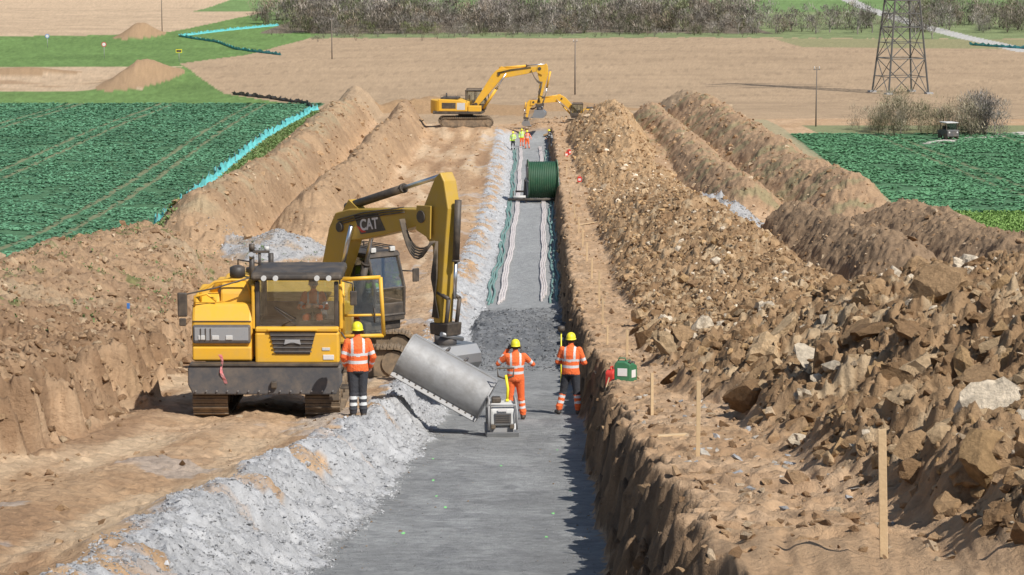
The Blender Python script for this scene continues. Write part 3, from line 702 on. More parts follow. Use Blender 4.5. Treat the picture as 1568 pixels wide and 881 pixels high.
    for i,(l,a,b,r) in enumerate(B):
        k=lab==i
        if l=='top' and i==0:
            zz=c[:,2]-pz+.97; xx=np.abs(c[:,0]-px)
            mi[k]=0; mi[k&(((zz>1.06)&(zz<1.12))|((zz>1.2)&(zz<1.26)))]=1
            mi[k&(xx>.085)&(xx<.13)&(zz>1.26)]=1
            mi[k&(zz<.93)]=3
        elif l=='top': mi[k]=0; mi[k&(tt>.62)&(tt<.82)]=1
        elif l=='arm': mi[k]=0; mi[k&(tt>.45)&(tt<.65)]=1
        elif l=='uleg': mi[k]=3; mi[k&(c[:,2]-pz+.97>.91)]=0
        elif l=='lleg': mi[k]=2; mi[k&(((tt>.25)&(tt<.4))|((tt>.58)&(tt<.74)))]=1
        elif l=='boot': mi[k]=6
        elif l=='neck': mi[k]=4
        elif l=='head': mi[k]=4; mi[k&(c[:,1]<hc.y-.0)&(c[:,2]>hc.z-.06)]=5
    me.polygons.foreach_set('material_index',mi.astype(np.int32)); me.polygons.foreach_set('use_smooth',np.ones(nF,bool))
    ob=bpy.data.objects.new('body',me); scene.collection.objects.link(ob); ob.parent=e
    V=[];F=[];n=20
    prof=[(1.0,-.005),(1.0,.02),(.97,.05),(.86,.085),(.66,.115),(.4,.133),(.1,.14)]
    for (r,z) in prof:
        for k in range(n):
            a=2*math.pi*k/n; V.append(Vector((r*.105*math.cos(a),r*.13*math.sin(a),z))+hc+Vector((0,0,.035)))
    for k in range(n):
        a=2*math.pi*k/n; fr=max(0,math.sin(a)); V.append(Vector((.118*math.cos(a),(.142+.05*fr**2)*math.sin(a),-.012-.012*fr))+hc+Vector((0,0,.035)))
    for i in range(len(prof)-1):
        for k in range(n): F.append((i*n+k,i*n+(k+1)%n,(i+1)*n+(k+1)%n,(i+1)*n+k))
    F.append(tuple((len(prof)-1)*n+k for k in range(n)))
    o=len(prof)*n
    for k in range(n): F.append((o+k,o+(k+1)%n,(k+1)%n,k))
    mk('helmet',V,F,J['helm'],e,0,True,.004)
    if J['ear']:
        for k in(-1,1): multi(f'ear_defender_{"left" if k<0 else "right"}',e,[ellipsoid(hc+Vector((k*.105,-.005,0)),(.03,.042,.05))],'blk',True)
    multi('eyes',e,[ellipsoid(hc+Vector((k*.032,.088,.012)),(.013,.008,.008),8,6) for k in(-1,1)],'blk',True)
    multi('mouth',e,[ellipsoid(hc+Vector((0,.088,-.06)),(.024,.006,.005),8,6)],'red',True)
    for s,k in(('L',-1),('R',1)):
        d=(wr[s]-el[s]).normalized(); side=Vector((0,1,0)) if abs(d.y)<.8 else Vector((0,0,1)); a=(side-d*side.dot(d)).normalized(); nrm=d.cross(a)*(-k)
        w=wr[s]; P=[capsule(w+d*.02,w+d*.085,.03,.036),capsule(w-d*.03,w+d*.02,.03,.028)]
        for i,(o_,L_) in enumerate(((.03,.07),(.01,.08),(-.01,.075),(-.03,.058))):
            b0=w+d*.095+a*o_; b1=b0+(d*.8+nrm*.5).normalized()*L_*.55; b2=b1+(d*.3+nrm*.95).normalized()*L_*.5
            P+= [capsule(b0,b1,.0105,.0095,8),capsule(b1,b2,.0095,.008,8)]
        b0=w+d*.035+a*.028; b1=b0+(d*.6+a*.6+nrm*.3).normalized()*.045; b2=b1+(d*.8+nrm*.5).normalized()*.03
        P+=[capsule(b0,b1,.014,.012,8),capsule(b1,b2,.012,.009,8)]
        multi('hand_left' if k<0 else 'hand_right',e,P,J.get('glove','skin'),True)
    return e
def gz(x,y): return (x,y,hz(x,y)-.01)
person('construction_worker',gz(-3.0,46.3),R(8),1.05,legs='navy',elL=(-.27,-.02,1.18),wrL=(-.22,.14,1.0),elR=(.29,-.03,1.17),wrR=(.25,.1,.97),knL=(-.085,.02,.52),anL=(-.09,-.02,.1),knR=(.09,.03,.52),anR=(.1,0,.1))
person('construction_worker',gz(.08,55.2),R(3),1.04,elL=(-.38,.10,1.26),wrL=(-.17,.15,1.56),elR=(.39,.12,1.24),wrR=(.20,.26,1.42),ear=True,knL=(-.12,.02,.52),anL=(-.13,-.02,.1),knR=(.13,.05,.52),anR=(.17,.04,.1),glove='blk')
person('construction_worker',gz(1.40,56.8),R(-12),1.09,upleg='navy',elL=(-.30,.04,1.16),wrL=(-.14,.25,1.14),elR=(.3,.04,1.16),wrR=(.12,.27,1.16),knL=(-.17,.04,.52),anL=(-.25,-.02,.1),knR=(.13,.03,.52),anR=(.17,-.0,.1),footL=(-.12,.15,0))
person('construction_worker',gz(.1,231),R(170),1.0,top='lime',legs='navy',vox=.03,elL=(-.3,.1,1.2),wrL=(-.2,.3,1.1))
person('construction_worker',gz(1.45,233),R(175),1.0,vox=.03,elL=(-.36,.0,1.2),wrL=(-.4,.1,1.0),knL=(-.15,.03,.52),anL=(-.2,-.02,.1))
person('construction_worker',gz(3.75,228),R(100),1.0,top='navy',legs='navy',vox=.03,lean=.35,elR=(.25,.35,1.2),wrR=(.2,.5,1.0),elL=(-.25,.35,1.2),wrL=(-.2,.5,1.0))
person('construction_worker',gz(.95,236),R(185),.98,top='lime',vox=.03)

# ------------------------------------------------------------------ tracked dumper (faces camera)
def dumper():
    x0,y0=-4.92,47.6; e=empty('tracked_dumper',(x0,y0,hz(-5.0,49)+.03),R(0),.975)
    track('track_left',e,4.6,.86,.72,(2.2,-1.14,0),axis='y')
    track('track_right',e,4.6,.86,.72,(2.2,1.16,0),axis='y')
    box('chassis',e,(0,2.4,.75),(2.1,4.2,.5),'blk',.03)
    prism('bumper',e,[(-1.56,.78),(-1.46,.58),(1.46,.58),(1.56,.78),(1.56,1.17),(-1.56,1.17)],-.32,.14,'dgy',bevel=.03)
    box('bumper_lip',e,(0,-.20,1.2),(3.04,.3,.05),'blk',.01)
    for i in range(14): tube(f'bumper_bolt_{i+1}',e,[(-1.4+i*.215,-.35,.66),(-1.4+i*.215,-.32,.66)],.018,'steel',8)
    box('tow_eye',e,(.2,-.36,.8),(.12,.1,.14),'blk')
    prism('engine_housing',e,[(-.05,1.22),(-.05,2.05),(.12,2.4),(1.9,2.5),(1.9,1.22)],-1.5,-.26,'yel',axis='x',bevel=.06)
    box('lower_fascia',e,(-.88,-.08,1.4),(1.2,.1,.28),'yel',.03)
    box('light_band',e,(-.88,-.1,1.8),(1.18,.12,.38),'dgy',.04)
    box('headlight_cover',e,(-.88,-.165,1.81),(1.1,.02,.27),mat('lamp_cover',(.30,.31,.32),.12,dirt=.15,sc=5),.01)
    for i in range(3): box(f'lamp_slat_{i+1}',e,(-1.3+i*.1,-.18,1.81),(.02,.02,.24),'blk',.003)
    for i in range(3): box(f'lamp_unit_{i+1}',e,(-1.28+i*.28,-.18,1.74),(.14,.02,.09),'lgy',.008)
    box('housing_seam',e,(-.88,-.06,2.06),(1.2,.012,.02),'blk',.003)
    prism('hood_hump',e,[(.3,2.35),(.35,2.62),(.6,2.8),(1.5,2.85),(1.9,2.4)],-.95,-.27,'yel',axis='x',bevel=.05)
    prism('hood_top_left',e,[(.2,2.35),(.45,2.55),(1.5,2.62),(1.9,2.35)],-1.48,-.96,'yel',axis='x',bevel=.05)
    for i in range(6): box(f'hood_louvre_{i+1}',e,(-.61,.36+i*.02,2.5+i*.035),(.5,.02,.014),'blk',.002)
    tube('handrail',e,[(-1.35,.3,2.4),(-1.35,.3,2.62),(-1.05,.3,2.82),(-.7,.3,2.86),(-.4,.3,2.86),(-.3,.3,2.5)],.03,'yel')
    tube('handrail_low',e,[(-1.45,.1,2.35),(-1.45,.1,2.55),(-1.2,.1,2.6),(-1.0,.1,2.45)],.025,'yel')
    tube('intake_pipe',e,[(-1.15,.7,2.55),(-1.0,.65,2.75),(-.75,.6,2.8),(-.6,.6,2.95)],.075,'yel',12)
    tube('precleaner',e,[(-.62,.6,2.86),(-.62,.6,2.9),(-.62,.6,3.08),(-.62,.6,3.12)],[.1,.16,.16,.09],'blk',16)
    tube('exhaust_stack',e,[(-.35,.9,2.5),(-.35,.9,3.0),(-.35,.88,3.25)],[.06,.06,.055],'blk',12)
    tube('exhaust_tip',e,[(-.35,.88,3.25),(-.35,.78,3.33)],.055,'steel',12)
    box('beacon_bar',e,(-.2,1.0,3.36),(.42,.1,.05),'blk',.01)
    tube('beacon',e,[(-.36,1,3.38),(-.36,1,3.52)],.06,'blk',12); tube('beacon_2',e,[(-.05,1,3.38),(-.05,1,3.47)],.05,'lgy',12)
    tube('beacon_post',e,[(-.2,1,2.9),(-.2,1,3.36)],.03,'blk',8)
    box('cab_skirt',e,(.66,.05,1.52),(1.72,.4,.66),'yel',.05)
    prism('front_grille',e,[(.1,1.86),(.22,1.4),(.92,1.4),(1.05,1.86)],-.18,-.14,'blk',bevel=.01)
    for i in range(5): box(f'grille_bar_{i+1}',e,(.57,-.19,1.45+i*.085),(.78+i*.03,.02,.025),'dgy',.004)
    prism('grille_emblem',e,[(.40,1.60),(.42,1.70),(.72,1.70),(.74,1.6),(.60,1.64),(.54,1.64)],-.215,-.2,'gry',bevel=.004)
    box('grille_lip',e,(.57,-.19,1.9),(1.02,.05,.04),'yel',.01)
    box('side_reflector',e,(1.3,-.155,1.33),(.22,.02,.1),'wht',.005); box('lamp_small',e,(1.25,-.155,1.5),(.16,.02,.06),'lgy',.005)
    box('bonnet_slope',e,(.66,.0,1.9),(1.7,.34,.1),'yel',.03)
    for nm,xx,yy in(('pillar_front_left',-.15,.02),('pillar_front_right',1.46,.02),('pillar_rear_left',-.15,1.45),('pillar_rear_right',1.46,1.45)):
        box(nm,e,(xx,yy,2.38),(.09,.1,.98),'blk',.02)
    for nm,xx in(('yellow_pillar_left',-.24),('yellow_pillar_right',1.55)): box(nm,e,(xx,.06,2.35),(.07,.14,.92),'yel',.02)
    box('cab_floor',e,(.66,.8,1.9),(1.7,1.4,.1),'blk'); box('cab_back',e,(.66,1.5,2.05),(1.7,.05,.4),'blk')
    box('dashboard',e,(.66,.25,1.96),(1.5,.3,.16),'blk',.04)
    prism('cab_roof',e,[(-.12,2.9),(-.14,3.0),(-.02,3.06),(1.5,3.08),(1.6,2.9)],-.27,1.58,'blk',axis='x',bevel=.05)
    for i in range(2):
        for s in(-1,1): tube(f'work_light_{i}_{s}',e,[(.66+s*(.66-.24*i),-.2,2.96),(.66+s*(.66-.24*i),-.14,2.96)],.055,'lgy',12)
    box('windscreen',e,(.66,-.02,2.4),(1.52,.012,.95),'glass',0)
    box('windscreen_seal',e,(.66,-.03,1.95),(1.56,.02,.05),'blk',.004)
    box('rear_window',e,(.66,1.48,2.55),(1.5,.012,.6),'glass',0); box('side_window_left',e,(-.17,.75,2.4),(.012,1.3,.85),'glass',0)
    tube('wiper_arm',e,[(.35,-.06,1.97),(.62,-.06,2.1),(.2,-.06,2.35)],.014,'blk',6)
    box('wiper_blade',e,(.42,-.05,2.15),(.02,.02,.55),'blk',.003,(0,R(-52),0))
    box('seat_base',e,(.95,.75,2.02),(.5,.5,.16),'dgy',.05); box('seat_back',e,(.95,1.1,2.25),(.46,.12,.5),'dgy',.06)
    tube('steering_column',e,[(.95,.2,2.0),(.95,.3,2.2)],.03,'blk'); tube('steering_wheel',e,[(.95,.3,2.2),(.95,.32,2.22)],[.17,.17],'blk',20)
    door=empty('door',(1.58,.1,0),R(8)); door.parent=e
    fr=[((0,0,1.72),(0,0,2.9)),((0,0,2.9),(.78,0,2.93)),((.78,0,2.93),(.84,0,1.72)),((.84,0,1.72),(0,0,1.72)),((0,0,2.15),(.82,0,2.15))]
    for i,(a,b) in enumerate(fr): tube(f'door_frame_{i+1}',door,[a,b],.045 if i<4 else .03,'yel',6)
    prism('door_lower_panel',door,[(.03,1.74),(.81,1.74),(.79,2.13),(.03,2.13)],-.004,.004,'glass',bevel=0)
    prism('door_glass',door,[(.03,2.17),(.79,2.17),(.76,2.9),(.03,2.88)],-.004,.004,'glass',bevel=0)
    tube('door_handle',door,[(.65,-.05,2.0),(.65,-.08,2.3)],.018,'blk',6)
    tube('mirror_arm_left',e,[(-.3,.0,2.95),(-1.0,-.1,2.75),(-1.62,-.15,2.62),(-1.64,-.15,2.3)],.018,'blk',6)
    box('mirror_left',e,(-1.66,-.18,2.42),(.2,.06,.5),'blk',.03); box('mirror_left_small',e,(-1.66,-.18,2.06),(.14,.05,.16),'blk',.02)
    tube('mirror_arm_right',e,[(1.58,-.1,2.9),(1.8,-.15,2.85),(1.8,-.15,2.7)],.016,'blk',6); box('mirror_right',e,(1.82,-.16,2.55),(.14,.05,.3),'blk',.02)
    box('mudflap',e,(1.42,-.3,.62),(.2,.02,.3),'rub',.005)
    V=[];F=[]
    for i in range(9): V+=[(-.93+.03*math.sin(i*.9)+i*.012,-.34-.02*math.cos(i*1.3),1.42-i*.075),(-.87+.03*math.sin(i*.9+.6)+i*.012,-.36,1.42-i*.075)]
    for i in range(8): F.append((2*i,2*i+1,2*i+3,2*i+2))
    mk('marker_tape',V,F,mat('tape',(.75,.12,.12),.6,dirt=.6,dc=(.8,.7,.7),sc=9),e)
    prism('dump_body',e,[(1.95,1.25),(1.95,2.3),(4.6,2.35),(5.0,1.9),(4.6,1.1)],-1.5,1.5,'yel',axis='x',bevel=.05)
    box('dump_rim',e,(0,2.0,2.33),(3.06,.12,.1),'yel',.02)
    for i in range(3): box(f'step_{i+1}',e,(1.6,.5,.6+i*.35),(.2,.4,.04),'blk',.01)
    tube('grab_rail',e,[(1.56,-.15,1.0),(1.66,-.15,1.2),(1.66,-.15,1.7),(1.56,-.15,1.85)],.018,'blk',6)
    p=person('driver',(.95,.52,1.08),R(180),.92,pel=(0,0,1.1),knL=(-.15,.30,1.1),anL=(-.15,.36,.9),knR=(.15,.30,1.1),anR=(.15,.36,.9),elL=(-.3,.14,1.3),wrL=(-.15,.36,1.35),elR=(.3,.14,1.3),wrR=(.15,.36,1.35),vox=.02,helm='wht')
    p.parent=e
dumper()

# ------------------------------------------------------------------ excavators
def lerp(a,b,t): return (a[0]+(b[0]-a[0])*t,a[1]+(b[1]-a[1])*t)
def excavator(loc,rz,sc,foot,bend,head,top,tip,paint='yel_shade',decal=True,trackrot=0,bk=1.0,decal_m='blk',txt=None):
    e=empty('excavator',loc,rz,sc)
    u=empty('undercarriage',(0,0,0),trackrot); u.parent=e
    track('track_left',u,4.6,.85,.6,(0,1.25,0)); track('track_right',u,4.6,.85,.6,(0,-1.25,0))
    box('car_body',u,(0,0,.7),(1.8,2.0,.4),'blk',.05); tube('slew_ring',u,[(0,0,.85),(0,0,1.15)],.65,'blk',24)
    box('deck',e,(-.6,0,1.25),(4.2,2.7,.25),'blk',.04)
    prism('engine_house',e,[(-2.2,1.36),(.3,1.36),(.3,2.1),(-.4,2.35),(-2.2,2.4)],-1.38,1.38,paint,bevel=.06)
    pts=[]
    for i in range(13):
        a=R(-62+124*i/12); pts.append((-1.55-1.5*math.cos(a),1.6*math.sin(a)*.95))
    pts=[(-2.18,pts[0][1])]+pts+[(-2.18,pts[-1][1])]
    prism('counterweight',e,pts,1.15,2.3,paint,axis='z',bevel=.08)
    box('grille_right',e,(-1.3,-1.385,1.85),(1.2,.02,.5),'blk',.005); box('grille_left',e,(-1.3,1.385,1.85),(1.2,.02,.5),'blk',.005)
    box('door_panel_right',e,(-.25,-1.385,1.8),(.7,.015,.6),'lgy' if txt is None else paint,.005)
    box('hood',e,(-1.3,-.1,2.45),(1.5,1.8,.18),'blk',.05)
    tube('exhaust',e,[(-1.6,-.5,2.4),(-1.6,-.5,2.9)],.07,'blk',12)
    tube('handrail',e,[(.25,-1.3,1.4),(.25,-1.3,2.75),(-.6,-1.3,2.75),(-.6,-1.3,2.35)],.022,'blk',6)
    tube('handrail_top',e,[(-.7,-1.25,2.35),(-.7,-1.25,2.75),(-2.0,-1.25,2.75),(-2.0,-1.25,2.4)],.02,'blk',6)
    box('toolbox',e,(.9,-1.0,1.6),(1.1,.7,.5),paint,.05)
    cx0,cx1,cy0,cy1=-.1,1.62,.42,1.4
    box('cab_base',e,((cx0+cx1)/2,.91,1.6),(1.72,.98,.48),'blk',.04)
    fr=[]
    for yy in(cy0+.03,cy1-.03):
        fr+=[tubegeo([(cx0+.05,yy,1.8),(cx0+.05,yy,3.0)],[.055]*2,6),tubegeo([(cx1-.03,yy,1.5),(cx1-.0,yy,2.2),(cx1-.28,yy,3.0)],[.045]*3,6),tubegeo([(cx0+.05,yy,3.0),(cx1-.28,yy,3.0)],[.05]*2,6),tubegeo([(.72,yy,1.8),(.72,yy,3.0)],[.04]*2,6)]
    fr+=[tubegeo([(cx1-.28,cy0,3.0),(cx1-.28,cy1,3.0)],[.05]*2,6),tubegeo([(cx1,cy0,2.2),(cx1,cy1,2.2)],[.025]*2,6),tubegeo([(cx1-.03,cy0,1.52),(cx1-.03,cy1,1.52)],[.05]*2,6)]
    multi('cab_frame',e,fr,'blk')
    prism('cab_roof',e,[(cx0-.05,3.0),(cx0,3.1),(1.3,3.1),(1.42,2.98)],cy0-.04,cy1+.04,'blk',bevel=.04)
    g='glass'
    prism('windscreen',e,[(cx1-.02,1.55),(cx1,2.2),(cx1-.28,2.98),(cx1-.29,2.98),(cx1-.012,2.2),(cx1-.032,1.55)],cy0+.06,cy1-.06,g,bevel=0)
    for nm,yy in(('side_glass_inner',cy0+.02),('side_glass_outer',cy1-.02)):
        prism(nm,e,[(cx0+.05,1.85),(cx1-.05,1.85),(cx1-.02,2.2),(cx1-.3,2.95),(cx0+.05,2.95)],yy-.004,yy+.004,g,bevel=0)
    box('seat',e,(.45,.9,2.05),(.5,.5,.3),'blk',.06); box('seat_back',e,(.2,.9,2.35),(.14,.48,.6),'blk',.06)
    if txt:
        p=person('driver',(.5,.9,1.15),R(-90),.9,pel=(0,0,1.15),top='lime',legs='navy',knL=(-.15,.42,1.15),anL=(-.15,.48,.85),knR=(.15,.42,1.15),anR=(.15,.48,.85),elL=(-.3,.14,1.35),wrL=(-.2,.36,1.3),elR=(.3,.14,1.35),wrR=(.2,.36,1.3),vox=.025,helm='wht'); p.parent=e
    tube('mirror_arm',e,[(1.5,1.4,2.6),(1.75,1.6,2.6)],.02,'blk',6); box('mirror',e,(1.78,1.62,2.5),(.05,.2,.34),'blk',.02)
    for s in(-1,1): box(f'roof_light_{"r" if s<0 else "l"}',e,(1.32,.91+s*.3,3.16),(.1,.16,.12),'lgy',.02)
    gr=[tubegeo([(1.3,.5+i*.2,3.22),(.0,.5+i*.2,3.22)],[.015]*2,5) for i in range(5)]+[tubegeo([(1.3,.5,3.22),(1.3,1.3,3.22)],[.02]*2,5),tubegeo([(0,.5,3.22),(0,1.3,3.22)],[.02]*2,5)]+[tubegeo([(a,b,3.1),(a,b,3.22)],[.02]*2,5) for a in(0,1.3) for b in(.5,1.3)]
    multi('roof_guard',e,gr,'blk')
    F0,Bn,Hd=foot,bend,head
    def nrm(a,b):
        dx,dz=b[0]-a[0],b[1]-a[1]; l=math.hypot(dx,dz); return (-dz/l,dx/l),(dx/l,dz/l)
    n1,d1=nrm(F0,Bn); n2,d2=nrm(Bn,Hd)
    def o(p,n,t,d=(0,0),k=0): return (p[0]+n[0]*t+d[0]*k,p[1]+n[1]*t+d[1]*k)
    nm=((n1[0]+n2[0])/2,(n1[1]+n2[1])/2); lm=math.hypot(*nm); nm=(nm[0]/lm,nm[1]/lm)
    q1=lerp(F0,Bn,.65); q2=lerp(Bn,Hd,.28); q3=lerp(Bn,Hd,.7)
    up=[o(F0,n1,.2),o(q1,n1,.40),o(lerp(F0,Bn,.88),n1,.45),o(Bn,nm,.42),o(lerp(Bn,Hd,.12),n2,.42),o(q2,n2,.38),o(q3,n2,.28),o(Hd,n2,.18),o(Hd,n2,0,d2,.2)]
    dn=[o(Hd,n2,-.18),o(q3,n2,-.28),o(q2,n2,-.36),o(Bn,nm,-.42),o(q1,n1,-.36),o(F0,n1,-.22),o(F0,n1,0,d1,-.22)]
    prism('boom',e,up+dn,-.24,.24,paint,bevel=.03)
    for p_,r_ in((F0,.16),(Hd,.15),(Bn,.12)): tube('boom_pin',e,[(p_[0],-.32,p_[1]),(p_[0],.32,p_[1])],r_,'blk',16)
    nS,dS=nrm(top,tip)
    stick=[(top[0]-dS[0]*.05,top[1]-dS[1]*.05),o(top,nS,.16,dS,.15),o(lerp(top,tip,.22),nS,.34),o(lerp(top,tip,.45),nS,.27),o(tip,nS,.14),o(tip,nS,0,dS,.16),o(tip,nS,-.13),o(lerp(top,tip,.5),nS,-.22),(Hd[0]+dS[0]*.35+nS[0]*-.12,Hd[1]+dS[1]*.35),(Hd[0]-.2,Hd[1]-.02),o(top,nS,-.2,dS,.1)]
    prism('stick',e,stick,-.19,.19,paint,bevel=.03)
    for s in(-1,1): prism(f'stick_cheek_{"r" if s<0 else "l"}',e,[o(Hd,nS,-.2,dS,-.25),o(Hd,nS,-.2,dS,.35),o(Hd,nS,.35,dS,.5),o(Hd,nS,.35,dS,-.3)],s*.25,s*.29,paint,bevel=.01)
    def cylr(nm_,a,b,y,r,fr_=.58):
        m_=lerp(a,b,fr_)
        tube(nm_+'_barrel',e,[(a[0],y,a[1]),(m_[0],y,m_[1])],r,'blk' if sc==1 else paint,14); tube(nm_+'_rod',e,[(m_[0],y,m_[1]),(b[0],y,b[1])],r*.55,'chrome',12)
        tube(nm_+'_gland',e,[(m_[0]-(b[0]-a[0])*.02,y,m_[1]-(b[1]-a[1])*.02),(m_[0],y,m_[1])],r*1.15,'blk',14)
    cylr('boom_cylinder_left',(F0[0]+.65,F0[1]-.35),lerp(Bn,Hd,.18),.36,.1); cylr('boom_cylinder_right',(F0[0]+.65,F0[1]-.35),lerp(Bn,Hd,.18),-.36,.1)
    cylr('stick_cylinder',o(lerp(Bn,Hd,.08),nm,.55),(top[0]-.05,top[1]-.02),0,.105,.6)
    prism('cylinder_lug',e,[o(lerp(Bn,Hd,-.02),n2,.38),o(lerp(Bn,Hd,.08),n2,.66),o(lerp(Bn,Hd,.2),n2,.38)],-.12,.12,paint,bevel=.01)
    k1=lerp(top,tip,.80); lnk=o(k1,nS,.42,dS,.1)
    cylr('bucket_cylinder',o(lerp(top,tip,.16),nS,.48),lnk,0,.085,.62)
    for s in(-1,1):
        tube(f'link_{s}',e,[(k1[0],s*.16,k1[1]),(lnk[0],s*.16,lnk[1])],.05,'blk',8)
        bl=o(tip,nS,.3,dS,.22); tube(f'link_b_{s}',e,[(lnk[0],s*.16,lnk[1]),(bl[0],s*.16,bl[1])],.05,'blk',8)
    for i in range(5):
        y=-.3-.03*i; a_=lerp(Bn,Hd,.8); m_=(Hd[0]-.35+.05*i,Hd[1]-1.15-.12*i); b_=lerp(top,tip,.45)
        pts=[]
        for k in range(9):
            t=k/8; pts.append(((1-t)**2*a_[0]+2*t*(1-t)*m_[0]+t*t*b_[0],y,(1-t)**2*a_[1]+2*t*(1-t)*m_[1]+t*t*b_[1]))
        tube(f'hose_{i+1}',e,pts,.026,'rub',6)
        b2=lerp(top,tip,.97); tube(f'stick_hose_{i+1}',e,[(b_[0],-.22-.01*i,b_[1]),(lerp(top,tip,.7)[0]-.05*i,-.22,lerp(top,tip,.7)[1]),(b2[0]+.06*i-.1,-.24,b2[1])],.022,'rub',6)
    for i in range(3):
        y=-.27; P=[lerp(F0,Bn,.4),lerp(F0,Bn,.95),lerp(Bn,Hd,.3),lerp(Bn,Hd,.8)]
        tube(f'hard_line_{i+1}',e,[(o(p_,n2,.16+.06*i)[0],y,o(p_,n2,.16+.06*i)[1]) for p_ in P[1:]],.018,'blk',6)
    c0=(tip[0]+.05,tip[1]-.12)
    prism('quick_coupler',e,[(c0[0]-.3,c0[1]+.08),(c0[0]+.42,c0[1]+.14),(c0[0]+.38,c0[1]-.18),(c0[0]-.28,c0[1]-.2)],-.22,.22,'blk',bevel=.03)
    tube('tilt_rotator',e,[(c0[0]+.05,0,c0[1]-.2),(c0[0]+.05,0,c0[1]-.42)],.27,'dgy',16)
    tube('tilt_cylinder',e,[(c0[0]+.3,-.32,c0[1]-.12),(c0[0]+.3,.32,c0[1]-.3)],.06,'steel',10)
    bx,bz=c0[0],c0[1]-.42; W=.75*bk
    out_=[(-.35,0),(.42,0),(.60,-.2),(.62,-.42),(.48,-.6),(.2,-.68),(-.55,-.62)]
    inn=[(-.52,-.58),(.18,-.62),(.43,-.55),(.55,-.40),(.54,-.22),(.38,-.05),(-.33,-.05)]
    prism('bucket_shell',e,[(bx+a_,bz+b_) for a_,b_ in out_+inn],-W,W,'steel',bevel=.01)
    for s in(-1,1): prism(f'bucket_side_{"r" if s<0 else "l"}',e,[(bx+a_,bz+b_) for a_,b_ in out_],s*W-.02,s*W+.02,'steel',bevel=.01)
    box('cutting_edge',e,(bx-.58,0,bz-.64),(.22,2*W,.035),'steel',.005,(0,R(-8),0))
    if decal:
        c_=lerp(Bn,Hd,.34); an=math.atan2(d2[1],d2[0])
        dq=[o(c_,n2,.24,d2,-.55),o(c_,n2,.24,d2,.45),o(c_,n2,-.22,d2,.7),o(c_,n2,-.24,d2,-.35)]
        prism('boom_decal',e,dq,-.246,-.242,decal_m,bevel=0)
        if txt:
            cu=bpy.data.curves.new('decal_text','FONT'); cu.body=txt; cu.size=.38; cu.align_x='CENTER'; cu.align_y='CENTER'; cu.extrude=.002; cu.offset=.010
            t=bpy.data.objects.new('decal_text',cu); scene.collection.objects.link(t); t.parent=e; t.location=(c_[0]+.05,-.252,c_[1]-.02); t.rotation_euler=(R(90),-an,0); cu.materials.append(M['wht'])
            prism('decal_red_wedge',e,[o(c_,n2,.0,d2,-.5),o(c_,n2,-.2,d2,-.3),o(c_,n2,-.2,d2,-.1),o(c_,n2,-.05,d2,-.38)],-.25,-.247,'red',bevel=0)
    return e
hd=math.atan2(-.77,.64)
excavator((-4.82,61,hz(-5,60)+.02),hd,1.0,(.2,1.8),(1.15,3.8),(4.5,4.35),(5.1,5.4),(4.95,1.85),txt='CAT',trackrot=R(50),bk=.85)
excavator((-4.7,246,hz(-5,247)+.02),R(-6),1.18,(.9,1.9),(2.9,4.5),(6.4,5.0),(6.95,5.4),(6.3,2.0),paint='yel',decal=False,trackrot=R(10),bk=.8)
excavator((7.4,254,hz(7.4,254)-.3),R(178),.78,(.6,1.6),(2.8,3.7),(6.6,3.2),(7.1,3.5),(7.5,1.2),paint='yel',decal=False,bk=.8)

# ------------------------------------------------------------------ ditching bucket lying on the bank
def trough():
    y=51.4; A=Vector((-2.34,y+.15,12.28)); B=Vector((-.56,y-.1,11.32)); d=(B-A); L=d.length; d.normalize()
    e=empty('ditching_bucket',(A+B)/2); 
    xax=d; yax=Vector((0,1,0)); yax=(yax-xax*yax.dot(xax)).normalized(); zax=xax.cross(yax)
    e.rotation_euler=Matrix((xax,yax,zax)).transposed().to_euler()
    r=.49; ang=[R(80+ i*200/30) for i in range(31)]
    n=31; V=[];F=[]
    for ri in(r,r-.03):
        for xx in(-L/2,L/2):
            for a in ang: V.append((xx,ri*math.cos(a),ri*math.sin(a)))
    for i in range(n-1):
        F.append((i,i+1,n+i+1,n+i)); F.append((2*n+i,3*n+i,3*n+i+1,2*n+i+1))
    mk('shell',V,F,'galv',e,0,True)
    lip=[(r*math.cos(ang[-1])-.02,r*math.sin(ang[-1])),(r*math.cos(ang[-1])+.42,r*math.sin(ang[-1])-.05),(r*math.cos(ang[-1])+.42,r*math.sin(ang[-1])-.02),(r*math.cos(ang[-1])-.02,r*math.sin(ang[-1])+.03)]
    prism('floor_plate',e,lip,-L/2,L/2,'galv',axis='x',bevel=0)
    for s in(-1,1): prism('end_plate_left' if s<0 else 'end_plate_right',e,[(r*1.04*math.cos(a),r*1.04*math.sin(a)) for a in ang[::2]]+[(.38,-.48)],s*L/2-.02,s*L/2+.02,'galv',axis='x',bevel=.005)
    a=R(228); cy,cz=(r+.03)*math.cos(a),(r+.03)*math.sin(a)
    box('wear_plate',e,(0,cy,cz),(L*1.02,.03,.2),'gry',.005,(R(-46),0,0))
    P=[]
    for i in range(13): P.append(tubegeo([(-L/2+.1+i*(L-.2)/12,cy-.00,cz-.0),(-L/2+.1+i*(L-.2)/12,cy-.03,cz-.02)],[.026,.026],8))
    multi('bolts',e,P,'blk')
    box('top_lip',e,(0,r*math.cos(R(80))-.02,r*math.sin(R(80))+.02),(L,.16,.04),'galv',.005)
    box('coupler_bracket_1',e,(.2,.25,.42),(.05,.5,.3),'dgy',.01); box('coupler_bracket_2',e,(-.25,.25,.42),(.05,.5,.3),'dgy',.01)
trough()

